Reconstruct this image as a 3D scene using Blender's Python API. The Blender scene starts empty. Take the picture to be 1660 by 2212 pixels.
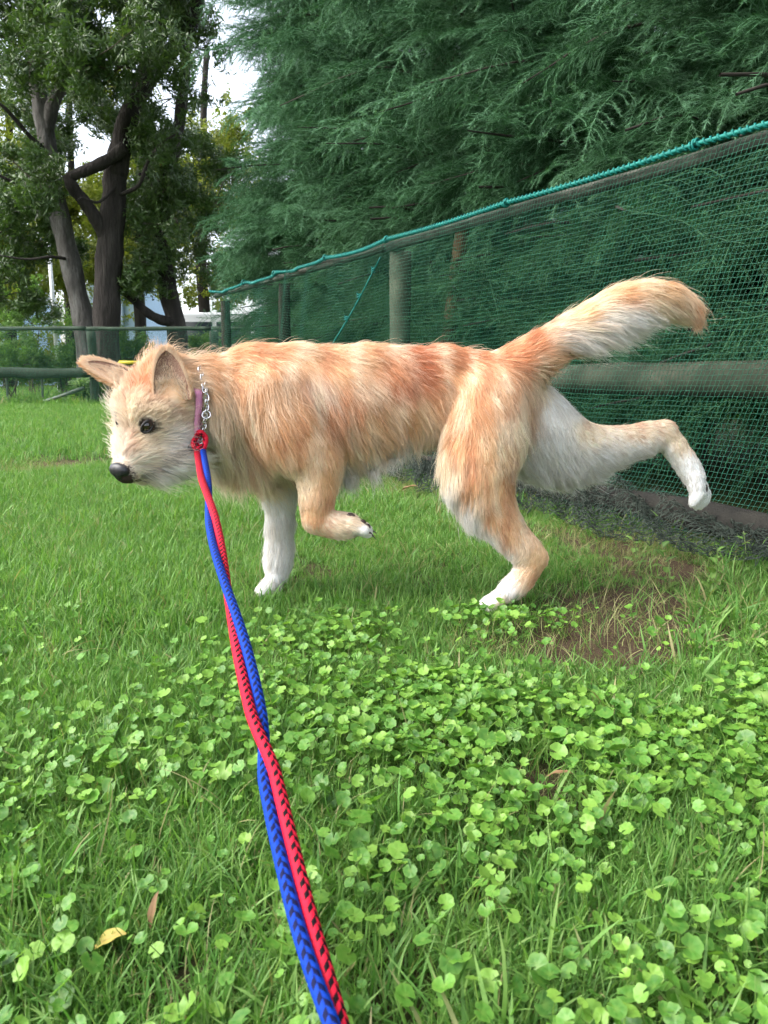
import bpy, bmesh, math, random
import numpy as np
from mathutils import Vector, Matrix, noise
from mathutils.kdtree import KDTree

# ------------------------------------------------------------------ camera, sky, sun, exposure
scene = bpy.context.scene
COL = scene.collection
CAM_H = 0.55
TH = math.atan(298.0 / 1660.0)          # the phone looks about ten degrees down
FPX = 1660.0                             # focal length in units of a 1660 x 2212 frame
cam_data = bpy.data.cameras.new('camera')
cam = bpy.data.objects.new('camera', cam_data)
COL.objects.link(cam)
cam.location = (0, 0, CAM_H)
cam.rotation_euler = (math.pi / 2 - TH, 0, 0)
cam_data.sensor_fit = 'VERTICAL'
cam_data.sensor_height = 36.0
cam_data.lens = 36.0 * FPX / 2212.0
cam_data.clip_start = 0.02
cam_data.clip_end = 600
cam_data.dof.use_dof = True
cam_data.dof.focus_distance = 1.75
cam_data.dof.aperture_fstop = 13.0
scene.camera = cam

SUN_EL, SUN_AZ = math.radians(48), math.radians(-105)     # azimuth clockwise from +Y
world = bpy.data.worlds.new('World')
scene.world = world
world.use_nodes = True
wn = world.node_tree.nodes
wl = world.node_tree.links
wn.clear()
w_out = wn.new('ShaderNodeOutputWorld')
w_bg = wn.new('ShaderNodeBackground')
w_sky = wn.new('ShaderNodeTexSky')
w_sky.sky_type = 'NISHITA'
w_sky.sun_disc = False
w_sky.sun_elevation = SUN_EL
w_sky.sun_rotation = SUN_AZ
w_sky.air_density = 1.0
w_sky.dust_density = 3.0
w_sky.ozone_density = 0.6
w_hsv = wn.new('ShaderNodeHueSaturation')       # thin bright overcast: the blue washed out evenly
w_hsv.inputs['Saturation'].default_value = 0.45
wl.new(w_sky.outputs[0], w_hsv.inputs['Color'])
wl.new(w_hsv.outputs[0], w_bg.inputs['Color'])
w_bg.inputs['Strength'].default_value = 0.15
wl.new(w_bg.outputs[0], w_out.inputs[0])

sun_data = bpy.data.lights.new('sun', 'SUN')
sun_data.energy = 1.1
sun_data.angle = math.radians(50)
sun_data.color = (1.0, 0.975, 0.94)
sun = bpy.data.objects.new('sun', sun_data)
COL.objects.link(sun)
sd = Vector((math.sin(SUN_AZ) * math.cos(SUN_EL), math.cos(SUN_AZ) * math.cos(SUN_EL), math.sin(SUN_EL)))
sun.rotation_euler = sd.to_track_quat('Z', 'Y').to_euler()
sun.location = sd * 50

scene.view_settings.view_transform = 'Standard'
scene.view_settings.look = 'None'
scene.view_settings.exposure = 1.85
scene.view_settings.gamma = 1.0
scene.view_settings.use_curve_mapping = False
scene.render.engine = 'CYCLES'
scene.cycles.max_bounces = 5
scene.cycles.diffuse_bounces = 2
scene.cycles.glossy_bounces = 2
scene.cycles.transmission_bounces = 3
scene.cycles.transparent_max_bounces = 5
scene.cycles.use_adaptive_sampling = True
scene.cycles.adaptive_threshold = 0.03
scene.cycles.use_denoising = True
scene.cycles_curves.shape = 'RIBBONS'

# ------------------------------------------------------------------ helpers
rng = np.random.default_rng(7)
random.seed(7)
CT, ST = math.cos(TH), math.sin(TH)


def ray(u, v):
    a, b = (u - 830.0) / FPX, (1106.0 - v) / FPX
    return np.array([a, CT + b * ST, -ST + b * CT])


def at_depth(u, v, y):
    """world point seen in direction (u, v) at world distance y in front of the camera"""
    r = ray(u, v)
    return np.array([0, 0, CAM_H]) + r * (y / r[1])


def on_ground(u, v, z=0.0):
    r = ray(u, v)
    return np.array([0, 0, CAM_H]) + r * ((z - CAM_H) / r[2])


def lin(r, g, b):
    def f(c):
        c = c / 255.0
        return c / 12.92 if c <= 0.04045 else ((c + 0.055) / 1.055) ** 2.4
    return (f(r), f(g), f(b))


def tag(o, label=None, cat=None, group=None, kind=None):
    if label: o['label'] = label
    if cat: o['category'] = cat
    if group: o['group'] = group
    if kind: o['kind'] = kind
    return o


def empty(name, loc=(0, 0, 0)):
    o = bpy.data.objects.new(name, None)
    o.empty_display_size = 0.1
    o.location = loc
    COL.objects.link(o)
    return o


def link(name, data, mat=None, parent=None):
    o = bpy.data.objects.new(name, data)
    COL.objects.link(o)
    if mat is not None:
        data.materials.clear()
        data.materials.append(mat)
    if parent is not None:
        o.parent = parent
        o.matrix_parent_inverse = Matrix.Translation(-Vector(parent.location))
    return o


def np_mesh(name, verts, faces, smooth=True):
    """mesh from (N,3) verts and (M,3|4) faces arrays"""
    me = bpy.data.meshes.new(name)
    verts = np.asarray(verts, dtype=np.float32)
    faces = np.asarray(faces, dtype=np.int32)
    n = faces.shape[1]
    me.vertices.add(len(verts))
    me.vertices.foreach_set('co', verts.ravel())
    me.loops.add(faces.size)
    me.loops.foreach_set('vertex_index', faces.ravel())
    me.polygons.add(len(faces))
    me.polygons.foreach_set('loop_start', np.arange(0, faces.size, n, dtype=np.int32))
    me.polygons.foreach_set('loop_total', np.full(len(faces), n, dtype=np.int32))
    me.update(calc_edges=True)
    if smooth:
        me.polygons.foreach_set('use_smooth', np.ones(len(faces), dtype=bool))
    me.validate()
    return me


def color_attr(me, cols, name='col'):
    a = me.attributes.new(name, 'FLOAT_COLOR', 'POINT')
    c = np.ones((len(me.vertices), 4), dtype=np.float32)
    c[:, :cols.shape[1]] = cols
    a.data.foreach_set('color', c.ravel())


def unit(a):
    a = np.asarray(a, dtype=float)
    return a / np.maximum(np.linalg.norm(a, axis=-1, keepdims=True), 1e-9)


def spline(pts, n):
    """Catmull-Rom resample of control points (any dimension), n samples"""
    p = np.asarray(pts, dtype=float)
    p = np.vstack([2 * p[0] - p[1], p, 2 * p[-1] - p[-2]])
    m = len(p) - 3
    t = np.linspace(0, m - 1e-6, n)
    i = t.astype(int)
    f = (t - i)[:, None]
    a, b, c, d = p[i], p[i + 1], p[i + 2], p[i + 3]
    return 0.5 * ((2 * b) + (c - a) * f + (2 * a - 5 * b + 4 * c - d) * f ** 2 + (3 * b - a - 3 * c + d) * f ** 3)


def frames(path):
    """parallel transported frames along a path"""
    p = np.asarray(path, dtype=float)
    t = unit(np.gradient(p, axis=0))
    n0 = np.cross(t[0], [0, 0, 1.0])
    if np.linalg.norm(n0) < 0.1: n0 = np.cross(t[0], [1.0, 0, 0])
    n = np.zeros_like(p); n[0] = unit(n0)
    for i in range(1, len(p)):
        v = n[i - 1] - t[i] * np.dot(n[i - 1], t[i])
        n[i] = v / max(np.linalg.norm(v), 1e-9)
    return t, n, np.cross(t, n)


def tube_arrays(path, rad, seg=8, cap=True, rough=0.0, seed=0):
    p = np.asarray(path, dtype=float)
    k = len(p)
    r = np.broadcast_to(np.asarray(rad, dtype=float), (k,))
    t, n, b = frames(p)
    a = np.linspace(0, 2 * np.pi, seg, endpoint=False)
    rr = r[:, None] * np.ones((1, seg))
    if rough:
        g = np.random.default_rng(seed)
        lo = g.normal(0, 1, (k, seg)); lo = (lo + np.roll(lo, 1, 0) + np.roll(lo, -1, 0)) / 1.7
        rr = rr * (1 + rough * lo)
    v = p[:, None, :] + rr[..., None] * (np.cos(a)[None, :, None] * n[:, None, :] + np.sin(a)[None, :, None] * b[:, None, :])
    v = v.reshape(-1, 3)
    i = np.arange(k - 1)[:, None] * seg
    j = np.arange(seg)[None, :]
    j2 = (j + 1) % seg
    f = np.stack([i + j, i + j2, i + seg + j2, i + seg + j], axis=-1).reshape(-1, 4)
    if cap:
        v = np.vstack([v, p[0], p[-1]])
        c0, c1 = len(v) - 2, len(v) - 1
        jj = np.arange(seg); jn = (jj + 1) % seg
        f0 = np.stack([np.full(seg, c0), jn, jj, np.full(seg, c0)], -1)
        o = (k - 1) * seg
        f1 = np.stack([np.full(seg, c1), o + jj, o + jn, np.full(seg, c1)], -1)
        return v, f, np.vstack([f0, f1])[:, :3]
    return v, f, np.zeros((0, 3), int)


class MB:
    """collects shapes into one mesh"""
    def __init__(s): s.v, s.f, s.c, s.n = [], [], [], 0
    def add(s, v, f, col=None):
        v = np.asarray(v, dtype=float); 
        s.v.append(v)
        for fa in f: s.f.append(tuple(int(x) + s.n for x in fa))
        if col is not None: s.c.append(np.broadcast_to(np.asarray(col, float), (len(v), 3)))
        s.n += len(v)
    def tube(s, path, rad, seg=8, col=None, rough=0.0, seed=0):
        v, f, c = tube_arrays(path, rad, seg, True, rough, seed)
        s.add(v, list(f) + list(c), col)
    def box(s, c, size, rot=None, bevel=0):
        x, y, z = np.asarray(size) / 2.0
        v = np.array([[a, b, d] for a in (-x, x) for b in (-y, y) for d in (-z, z)])
        if rot is not None: v = v @ np.asarray(rot).T
        s.add(v + np.asarray(c), [(0, 1, 3, 2), (4, 6, 7, 5), (0, 4, 5, 1), (2, 3, 7, 6), (0, 2, 6, 4), (1, 5, 7, 3)])
    def mesh(s, name, smooth=True):
        me = bpy.data.meshes.new(name)
        me.from_pydata(np.vstack(s.v).tolist(), [], s.f)
        if smooth: me.polygons.foreach_set('use_smooth', np.ones(len(me.polygons), dtype=bool))
        if s.c: color_attr(me, np.vstack(s.c))
        me.update()
        return me


# ------------------------------------------------------------------ materials
def material(name):
    m = bpy.data.materials.new(name)
    m.use_nodes = True
    nt = m.node_tree
    return m, nt, nt.nodes['Principled BSDF'], nt.nodes['Material Output']


def N(nt, t, **kw):
    n = nt.nodes.new(t)
    for k, v in kw.items():
        if k in n.inputs: n.inputs[k].default_value = v
        else: setattr(n, k, v)
    return n


def ramp(nt, stops):
    r = nt.nodes.new('ShaderNodeValToRGB')
    e = r.color_ramp.elements
    while len(e) < len(stops): e.new(0.5)
    for el, (p, c) in zip(e, stops):
        el.position = p; el.color = (*c, 1)
    return r


def mat_noise(name, stops, scale=8.0, rough=0.8, bump=0.3, bscale=40.0, stretch=(1, 1, 1), detail=6, dist=0.01, spec=0.3, metallic=0.0):
    m, nt, p, out = material(name)
    tc = N(nt, 'ShaderNodeTexCoord')
    mp = N(nt, 'ShaderNodeMapping')
    mp.inputs['Scale'].default_value = stretch
    nt.links.new(tc.outputs['Object'], mp.inputs[0])
    n1 = N(nt, 'ShaderNodeTexNoise', Scale=scale, Detail=detail, Roughness=0.65)
    nt.links.new(mp.outputs[0], n1.inputs['Vector'])
    r = ramp(nt, stops)
    nt.links.new(n1.outputs['Fac'], r.inputs[0])
    nt.links.new(r.outputs[0], p.inputs['Base Color'])
    p.inputs['Roughness'].default_value = rough
    p.inputs['Specular IOR Level'].default_value = spec
    p.inputs['Metallic'].default_value = metallic
    if bump:
        n2 = N(nt, 'ShaderNodeTexNoise', Scale=bscale, Detail=5, Roughness=0.6)
        nt.links.new(mp.outputs[0], n2.inputs['Vector'])
        b = N(nt, 'ShaderNodeBump', Strength=bump, Distance=dist)
        nt.links.new(n2.outputs['Fac'], b.inputs['Height'])
        nt.links.new(b.outputs[0], p.inputs['Normal'])
    return m


def mat_leaf(name, c0, c1, c2, trans=0.35, rough=0.45, spec=0.35, use_col=False, tcol=None):
    """leaf or blade: hue varies from one to the next, light passes through"""
    m, nt, p, out = material(name)
    oi = N(nt, 'ShaderNodeObjectInfo')
    at = N(nt, 'ShaderNodeAttribute', attribute_name='col')
    add = N(nt, 'ShaderNodeMath', operation='ADD')
    nt.links.new(oi.outputs['Random'], add.inputs[0])
    sep = N(nt, 'ShaderNodeSeparateColor')
    nt.links.new(at.outputs['Color'], sep.inputs[0])
    nt.links.new(sep.outputs[0], add.inputs[1])
    fr = N(nt, 'ShaderNodeMath', operation='FRACT')
    nt.links.new(add.outputs[0], fr.inputs[0])
    r = ramp(nt, [(0.0, c0), (0.5, c1), (0.93, c2), (1.0, c0)])
    nt.links.new(fr.outputs[0], r.inputs[0])
    # second channel: paler or drier towards the tip
    mix = N(nt, 'ShaderNodeMix', data_type='RGBA')
    nt.links.new(sep.outputs[1], mix.inputs[0])
    nt.links.new(r.outputs[0], mix.inputs[6])
    mix.inputs[7].default_value = (*(tcol or c2), 1)
    nt.links.new(mix.outputs[2], p.inputs['Base Color'])
    p.inputs['Roughness'].default_value = rough
    p.inputs['Specular IOR Level'].default_value = spec
    tr = N(nt, 'ShaderNodeBsdfTranslucent')
    br = N(nt, 'ShaderNodeMix', data_type='RGBA', blend_type='MULTIPLY')
    br.inputs[0].default_value = 1.0
    nt.links.new(mix.outputs[2], br.inputs[6])
    br.inputs[7].default_value = (1.15, 1.25, 0.6, 1)
    nt.links.new(br.outputs[2], tr.inputs['Color'])
    ms = N(nt, 'ShaderNodeMixShader')
    ms.inputs[0].default_value = trans
    nt.links.new(p.outputs[0], ms.inputs[1])
    nt.links.new(tr.outputs[0], ms.inputs[2])
    nt.links.new(ms.outputs[0], out.inputs[0])
    return m


def mat_plain(name, c, rough=0.5, metallic=0.0, spec=0.5, coat=0.0, var=0.15, scale=60.0, bump=0.1):
    a = tuple(x * (1 - var) for x in c); b = tuple(min(1, x * (1 + var)) for x in c)
    m = mat_noise(name, [(0.3, a), (0.7, b)], scale=scale, rough=rough, bump=bump, bscale=scale * 3, spec=spec, metallic=metallic, dist=0.002)
    m.node_tree.nodes['Principled BSDF'].inputs['Coat Weight'].default_value = coat
    return m


# ------------------------------------------------------------------ scattering (for uncountable masses only)
def quats(dirs, twist):
    """rotation taking +Z to dirs after a twist about +Z"""
    d = unit(dirs)
    q = np.stack([1 + d[:, 2], -d[:, 1], d[:, 0], np.zeros(len(d))], -1)
    bad = d[:, 2] < -0.999
    q[bad] = [0, 1, 0, 0]
    q = unit(q)
    c, s = np.cos(twist / 2), np.sin(twist / 2)
    w, x, y, z = q.T
    return np.stack([w * c - z * s, x * c + y * s, y * c - x * s, w * s + z * c], -1)


def protos(name, meshes):
    c = bpy.data.collections.new(name)
    for i, me in enumerate(meshes):
        o = bpy.data.objects.new('%s_%02d' % (name, i), me)
        c.objects.link(o)
    return c


def scatter(name, coll, pts, q, scl, idx, parent=None):
    n = len(pts)
    me = bpy.data.meshes.new(name)
    me.vertices.add(n)
    base = np.asarray(parent.location) if parent is not None else np.zeros(3)
    me.vertices.foreach_set('co', (np.asarray(pts) - 0).astype(np.float32).ravel())
    a = me.attributes.new('rot', 'QUATERNION', 'POINT'); a.data.foreach_set('value', np.asarray(q, dtype=np.float32).ravel())
    a = me.attributes.new('scl', 'FLOAT', 'POINT'); a.data.foreach_set('value', np.asarray(scl, dtype=np.float32))
    a = me.attributes.new('idx', 'INT', 'POINT'); a.data.foreach_set('value', np.asarray(idx, dtype=np.int32))
    o = link(name, me, None, parent)
    g = bpy.data.node_groups.new(name + '_scatter', 'GeometryNodeTree')
    g.interface.new_socket('Geometry', in_out='INPUT', socket_type='NodeSocketGeometry')
    g.interface.new_socket('Geometry', in_out='OUTPUT', socket_type='NodeSocketGeometry')
    gi, go = g.nodes.new('NodeGroupInput'), g.nodes.new('NodeGroupOutput')
    ci = g.nodes.new('GeometryNodeCollectionInfo')
    ci.inputs['Collection'].default_value = coll
    ci.inputs['Separate Children'].default_value = True
    ci.inputs['Reset Children'].default_value = True
    ip = g.nodes.new('GeometryNodeInstanceOnPoints')
    ip.inputs['Pick Instance'].default_value = True
    def attr(nm, typ):
        a = g.nodes.new('GeometryNodeInputNamedAttribute'); a.data_type = typ
        a.inputs['Name'].default_value = nm
        return a.outputs['Attribute']
    g.links.new(gi.outputs[0], ip.inputs['Points'])
    g.links.new(ci.outputs[0], ip.inputs['Instance'])
    g.links.new(attr('rot', 'QUATERNION'), ip.inputs['Rotation'])
    g.links.new(attr('scl', 'FLOAT'), ip.inputs['Scale'])
    g.links.new(attr('idx', 'INT'), ip.inputs['Instance Index'])
    g.links.new(ip.outputs[0], go.inputs[0])
    md = o.modifiers.new('scatter', 'NODES')
    md.node_group = g
    return o
# ------------------------------------------------------------------ ground and its grasses
BARE = [  # frame position, spread (m), strength: worn soil between the fence and the dog, and by the far lawn
    (1400, 1330, .17, .92), (1330, 1400, .13, .9), (1250, 1420, .12, .85), (1460, 1230, .16, .9), (1330, 1180, .16, .75), (1240, 1150, .14, .7), (1370, 1470, .05, 1.0),
    (860, 1062, .18, .8), (920, 1070, .2, .7), (1000, 1110, .15, .6), (1120, 1130, .15, .5), (110, 1010, .22, .9), (60, 1015, .2, .6), (30, 945, .35, .5), (1170, 1690, .05, .7), (900, 2060, .05, .6), (470, 2060, .04, .7),
    (330, 2130, .03, .5), (1500, 1150, .2, .8), (1600, 1190, .12, .6), (700, 1240, .1, .45), (900, 1240, .12, .4)]
BARE_W = [(on_ground(u, v)[:2], s, k) for u, v, s, k in BARE]


def bareness(xy):
    b = np.zeros(len(xy))
    for c, s, k in BARE_W:
        d2 = ((xy - c) ** 2 * [1.0, 0.5]).sum(1)
        b = np.maximum(b, k * np.exp(-d2 / (2 * s * s)))
    return b


def ground_z(x, y):
    return 0.006 * np.sin(x * 5.1 + 1.3 * np.sin(y * 2.3)) * np.cos(y * 3.7) - 0.004


gx = np.r_[np.linspace(-250, -12, 18), np.arange(-8, 8.01, 0.1), np.linspace(12, 250, 18)]
gy = np.r_[np.linspace(-120, -6, 10), np.arange(-2, 15.01, 0.1), np.linspace(18, 400, 26)]
GX, GY = np.meshgrid(gx, gy, indexing='ij')
fade = np.clip((8 - np.abs(GX)) / 2, 0, 1) * np.clip((15 - GY) / 2, 0, 1) * np.clip((GY + 2) / 2, 0, 1)
GZ = ground_z(GX, GY) * fade
i = (np.arange(len(gx) - 1)[:, None] * len(gy) + np.arange(len(gy) - 1)[None, :]).ravel()
gme = np_mesh('ground', np.stack([GX, GY, GZ], -1).reshape(-1, 3), np.stack([i, i + len(gy), i + len(gy) + 1, i + 1], -1))
bb = bareness(np.stack([GX.ravel(), GY.ravel()], -1))
color_attr(gme, np.stack([bb, bb, bb], -1), 'bare')
gm, nt, p_, o_ = material('lawn_soil')
tc = N(nt, 'ShaderNodeTexCoord')
n1 = N(nt, 'ShaderNodeTexNoise', Scale=9.0, Detail=8.0, Roughness=0.7); nt.links.new(tc.outputs['Object'], n1.inputs['Vector'])
n2 = N(nt, 'ShaderNodeTexNoise', Scale=140.0, Detail=6.0, Roughness=0.75); nt.links.new(tc.outputs['Object'], n2.inputs['Vector'])
soil = ramp(nt, [(0.25, (0.030, 0.020, 0.013)), (0.5, (0.085, 0.058, 0.038)), (0.72, (0.17, 0.125, 0.085)), (0.9, (0.26, 0.21, 0.15))])
nt.links.new(n2.outputs['Fac'], soil.inputs[0])
thatch = ramp(nt, [(0.25, (0.022, 0.030, 0.010)), (0.5, (0.05, 0.07, 0.02)), (0.75, (0.10, 0.115, 0.04)), (0.92, (0.17, 0.15, 0.08))])
nt.links.new(n2.outputs['Fac'], thatch.inputs[0])
ba = N(nt, 'ShaderNodeAttribute', attribute_name='bare')
ad = N(nt, 'ShaderNodeMath', operation='ADD'); nt.links.new(ba.outputs['Fac'], ad.inputs[0])
sc_ = N(nt, 'ShaderNodeMath', operation='MULTIPLY_ADD'); sc_.inputs[1].default_value = 0.9; sc_.inputs[2].default_value = -0.45
nt.links.new(n1.outputs['Fac'], sc_.inputs[0]); nt.links.new(sc_.outputs[0], ad.inputs[1])
mr = N(nt, 'ShaderNodeMapRange'); mr.inputs[1].default_value = 0.15; mr.inputs[2].default_value = 0.6
nt.links.new(ad.outputs[0], mr.inputs[0])
mx = N(nt, 'ShaderNodeMix', data_type='RGBA'); nt.links.new(mr.outputs[0], mx.inputs[0]); nt.links.new(thatch.outputs[0], mx.inputs[6]); nt.links.new(soil.outputs[0], mx.inputs[7])
nt.links.new(mx.outputs[2], p_.inputs['Base Color']); p_.inputs['Roughness'].default_value = 0.95; p_.inputs['Specular IOR Level'].default_value = 0.1
bmp = N(nt, 'ShaderNodeBump', Strength=0.9, Distance=0.012); nt.links.new(n2.outputs['Fac'], bmp.inputs['Height']); nt.links.new(bmp.outputs[0], p_.inputs['Normal'])
tag(link('ground', gme, gm), kind='structure')


def blade(g, ln, wd, lean, az, base=(0, 0), segs=4, curl=1.0, col=0.0, tip=0.0, zoff=0.0):
    t = np.linspace(0, 1, segs + 1)
    ang = lean * (0.25 + curl * t)                       # angle from upright grows along the blade
    dl = ln / segs
    rr = np.r_[0, np.cumsum(np.sin(ang[:-1] * 0.5 + ang[1:] * 0.5) * dl)]
    zz = np.r_[0, np.cumsum(np.cos(ang[:-1] * 0.5 + ang[1:] * 0.5) * dl)] + zoff
    w = wd * np.array([0.7, 1.0, 0.92, 0.66, 0.04]) if segs == 4 else wd * np.interp(t, [0, .3, .7, 1], [.7, 1, .7, .04])
    d = np.array([math.cos(az), math.sin(az)]); s = np.array([-d[1], d[0]])
    tw = g.normal(0, 0.35)
    L = np.zeros((segs + 1, 3)); Rr = np.zeros((segs + 1, 3))
    for k in range(segs + 1):
        c = np.array([*(np.asarray(base) + d * rr[k]), zz[k]])
        sd_ = np.array([s[0] * math.cos(tw * t[k]), s[1] * math.cos(tw * t[k]), math.sin(tw * t[k])]) * w[k] / 2
        L[k] = c - sd_; Rr[k] = c + sd_
    V = np.vstack([L, Rr]); n = segs + 1
    F = [(k, k + n, k + n + 1, k + 1) for k in range(segs)]
    C = np.stack([np.full(2 * n, col), np.tile(tip * t ** 2, 2), np.zeros(2 * n)], -1)
    return V, F, C


def tuft(seed, nb, spread, l0, l1, w0, w1, lean0, lean1, dry=0.05, segs=4):
    g = np.random.default_rng(seed)
    mb = MB()
    for _ in range(nb):
        r = spread * math.sqrt(g.random()); a = g.random() * 6.28
        ln = g.uniform(l0, l1)
        isdry = g.random() < dry
        V, F, C = blade(g, ln, g.uniform(w0, w1), g.uniform(lean0, lean1), g.random() * 6.28, (r * math.cos(a), r * math.sin(a)), segs,
                        curl=g.uniform(.6, 1.5), col=g.random() * 0.35, tip=1.0 if isdry else g.random() * 0.3)
        if isdry: C[:, 1] = g.uniform(.7, 1)
        mb.add(V, F, C)
    return mb.mesh('tuft')


grass_mat = mat_leaf('grass_blade', (0.066, 0.18, 0.034), (0.115, 0.275, 0.05), (0.20, 0.36, 0.085), trans=0.38, rough=0.5, spec=0.3, tcol=(0.30, 0.27, 0.13))
fine = [tuft(100 + k, 24, 0.036, 0.022, 0.062, 0.0014, 0.0029, 0.25, 1.25, 0.06) for k in range(7)]
coarse = [tuft(200 + k, 8, 0.03, 0.045, 0.105, 0.0028, 0.0056, 0.35, 1.3, 0.04) for k in range(6)]
dryt = [tuft(300 + k, 16, 0.05, 0.03, 0.10, 0.0009, 0.0018, 0.6, 1.5, 0.6) for k in range(4)]
for m_ in fine + coarse + dryt: m_.materials.append(grass_mat)
grass_col = protos('grass_tuft', fine + coarse + dryt)


def wedge(n, y0, y1, g, margin=0.45):
    """points over the ground in and beside the view between two distances"""
    y = np.sqrt(g.random(n) * (y1 ** 2 - y0 ** 2) + y0 ** 2)
    x = (g.random(n) * 2 - 1) * (0.53 * y + margin)
    return np.stack([x, y], -1)


FB, FD, FN = np.array([1.214, 2.368]), np.array([-0.4724, 0.8814]), np.array([-0.8814, -0.4724])    # right fence: a point, its run, its lawn side


def fence_side(xy): return (xy - FB) @ FN       # > 0 on the lawn


gG = np.random.default_rng(21)


def covered(xy):
    """how thickly the round-leaved creeper grows here"""
    u_ = 830 + FPX * xy[:, 0] / (xy[:, 1] * CT + CAM_H * ST)
    c = np.clip((u_ - 480) / 420, 0.10, 1.0) * np.clip((1.95 - xy[:, 1]) / 0.35, 0.0, 1) + 0.3 * np.clip((1.5 - xy[:, 1]) / .5, 0, 1)
    return np.clip(c * np.clip(0.68 + 1.4 * pnoise(xy, 3.4, 14), 0.12, 1), 0, 1)


GP, GQ, GS, GI = [], [], [], []


def pnoise(xy, s, o=0): return np.array([noise.noise((x * s + o, y * s, o * 0.7)) for x, y in xy])


def add_grass(xy, lo, hi, s0, s1, tilt=0.25):
    n = len(xy)
    z = ground_z(xy[:, 0], xy[:, 1])
    d = np.stack([gG.normal(0, tilt, n), gG.normal(0, tilt, n), np.ones(n)], -1)
    GP.append(np.column_stack([xy, z])); GQ.append(quats(d, gG.random(n) * 6.28)); GS.append(gG.uniform(s0, s1, n)); GI.append(gG.integers(lo, hi, n))


A = wedge(50000, 0.30, 4.6, gG, 1.05)
b = bareness(A); nzz = pnoise(A, 2.2, 3)
side_ok = fence_side(A) > 0.02
keepg = (gG.random(len(A)) > b * 1.15 + 0.1 * (nzz > 0.25)) & side_ok & (gG.random(len(A)) > .5 * covered(A))
A1 = A[keepg]; n1_ = pnoise(A1, 1.4, 9)
add_grass(A1, 0, 7, 0.65, 1.25)
GS[-1] *= np.clip(1 + 0.5 * n1_ - 0.6 * bareness(A1), 0.4, 1.5) * (1 - .28 * covered(A1))
A2 = wedge(11000, 0.32, 1.35, gG, 0.5)
A2 = A2[(gG.random(len(A2)) > bareness(A2)) & (gG.random(len(A2)) > .75 * covered(A2)) & (fence_side(A2) > .02)]
add_grass(A2, 0, 7, 0.6, 1.15, 0.35)
B = wedge(11000, 0.32, 3.6, gG, 0.9)
right = np.clip(0.35 + 0.5 * (B[:, 0] / B[:, 1] + 0.2) + 0.6 * (1.0 - B[:, 1]), 0.12, 0.85)
B = B[(gG.random(len(B)) > bareness(B) * 1.3) & (fence_side(B) > 0.05) & (gG.random(len(B)) < right * np.clip(0.6 + pnoise(B, 2.8, 5) * 1.6, 0.1, 1))]
add_grass(B, 7, 13, 0.55, 1.05, 0.3)
C_ = wedge(6000, 0.4, 4.6, gG)
bb = bareness(C_)
C_ = C_[(gG.random(len(C_)) < 0.22 + 0.78 * bb) & (fence_side(C_) > 0.0)]
add_grass(C_, 13, 17, 0.6, 1.2, 0.35)
E = wedge(32000, 4.6, 14.5, gG, 3.0)
E = E[(fence_side(E) > 0.02) | (E[:, 1] > 9.5)]
E = E[gG.random(len(E)) > bareness(E)]
add_grass(E, 0, 7, 1.1, 2.0, 0.3)
# longer growth along the foot of both fences
s_ = gG.uniform(-1.2, 6, 900); t_ = np.abs(gG.normal(0.05, 0.12, 900))
Ff = FB + s_[:, None] * FD + t_[:, None] * FN
Ff = Ff[gG.random(len(Ff)) > bareness(Ff) * 0.6]
add_grass(Ff, 7, 13, 0.6, 1.3, 0.3)
Fr = np.array([on_ground(u, v)[:2] for u, v in zip(gG.uniform(1500, 1760, 120), gG.uniform(1215, 1470, 120))])
Fr = Fr[fence_side(Fr) > .06]
add_grass(Fr, 7, 13, 0.6, 1.15, 0.35)
Fg = np.stack([gG.uniform(-9, -1, 1500), gG.normal(13.5, 0.35, 1500)], -1)
add_grass(Fg, 7, 13, 1.2, 2.6, 0.25)
Fh = np.stack([gG.uniform(-12, 3, 5000), gG.uniform(14, 26, 5000)], -1)
add_grass(Fh, 0, 13, 2.0, 3.5, 0.25)
tag(scatter('grass', grass_col, np.vstack(GP), np.vstack(GQ), np.concatenate(GS), np.concatenate(GI)), 'short green lawn grass covering the ground under and around the dog', 'grass', kind='stuff')

# ------------------------------------------------------------------ creeping round-leaved ground cover
penny_mat = mat_leaf('round_leaf', (0.035, 0.14, 0.020), (0.095, 0.265, 0.032), (0.20, 0.38, 0.055), trans=0.32, rough=0.42, spec=0.4, tcol=(0.30, 0.42, 0.09))


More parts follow.
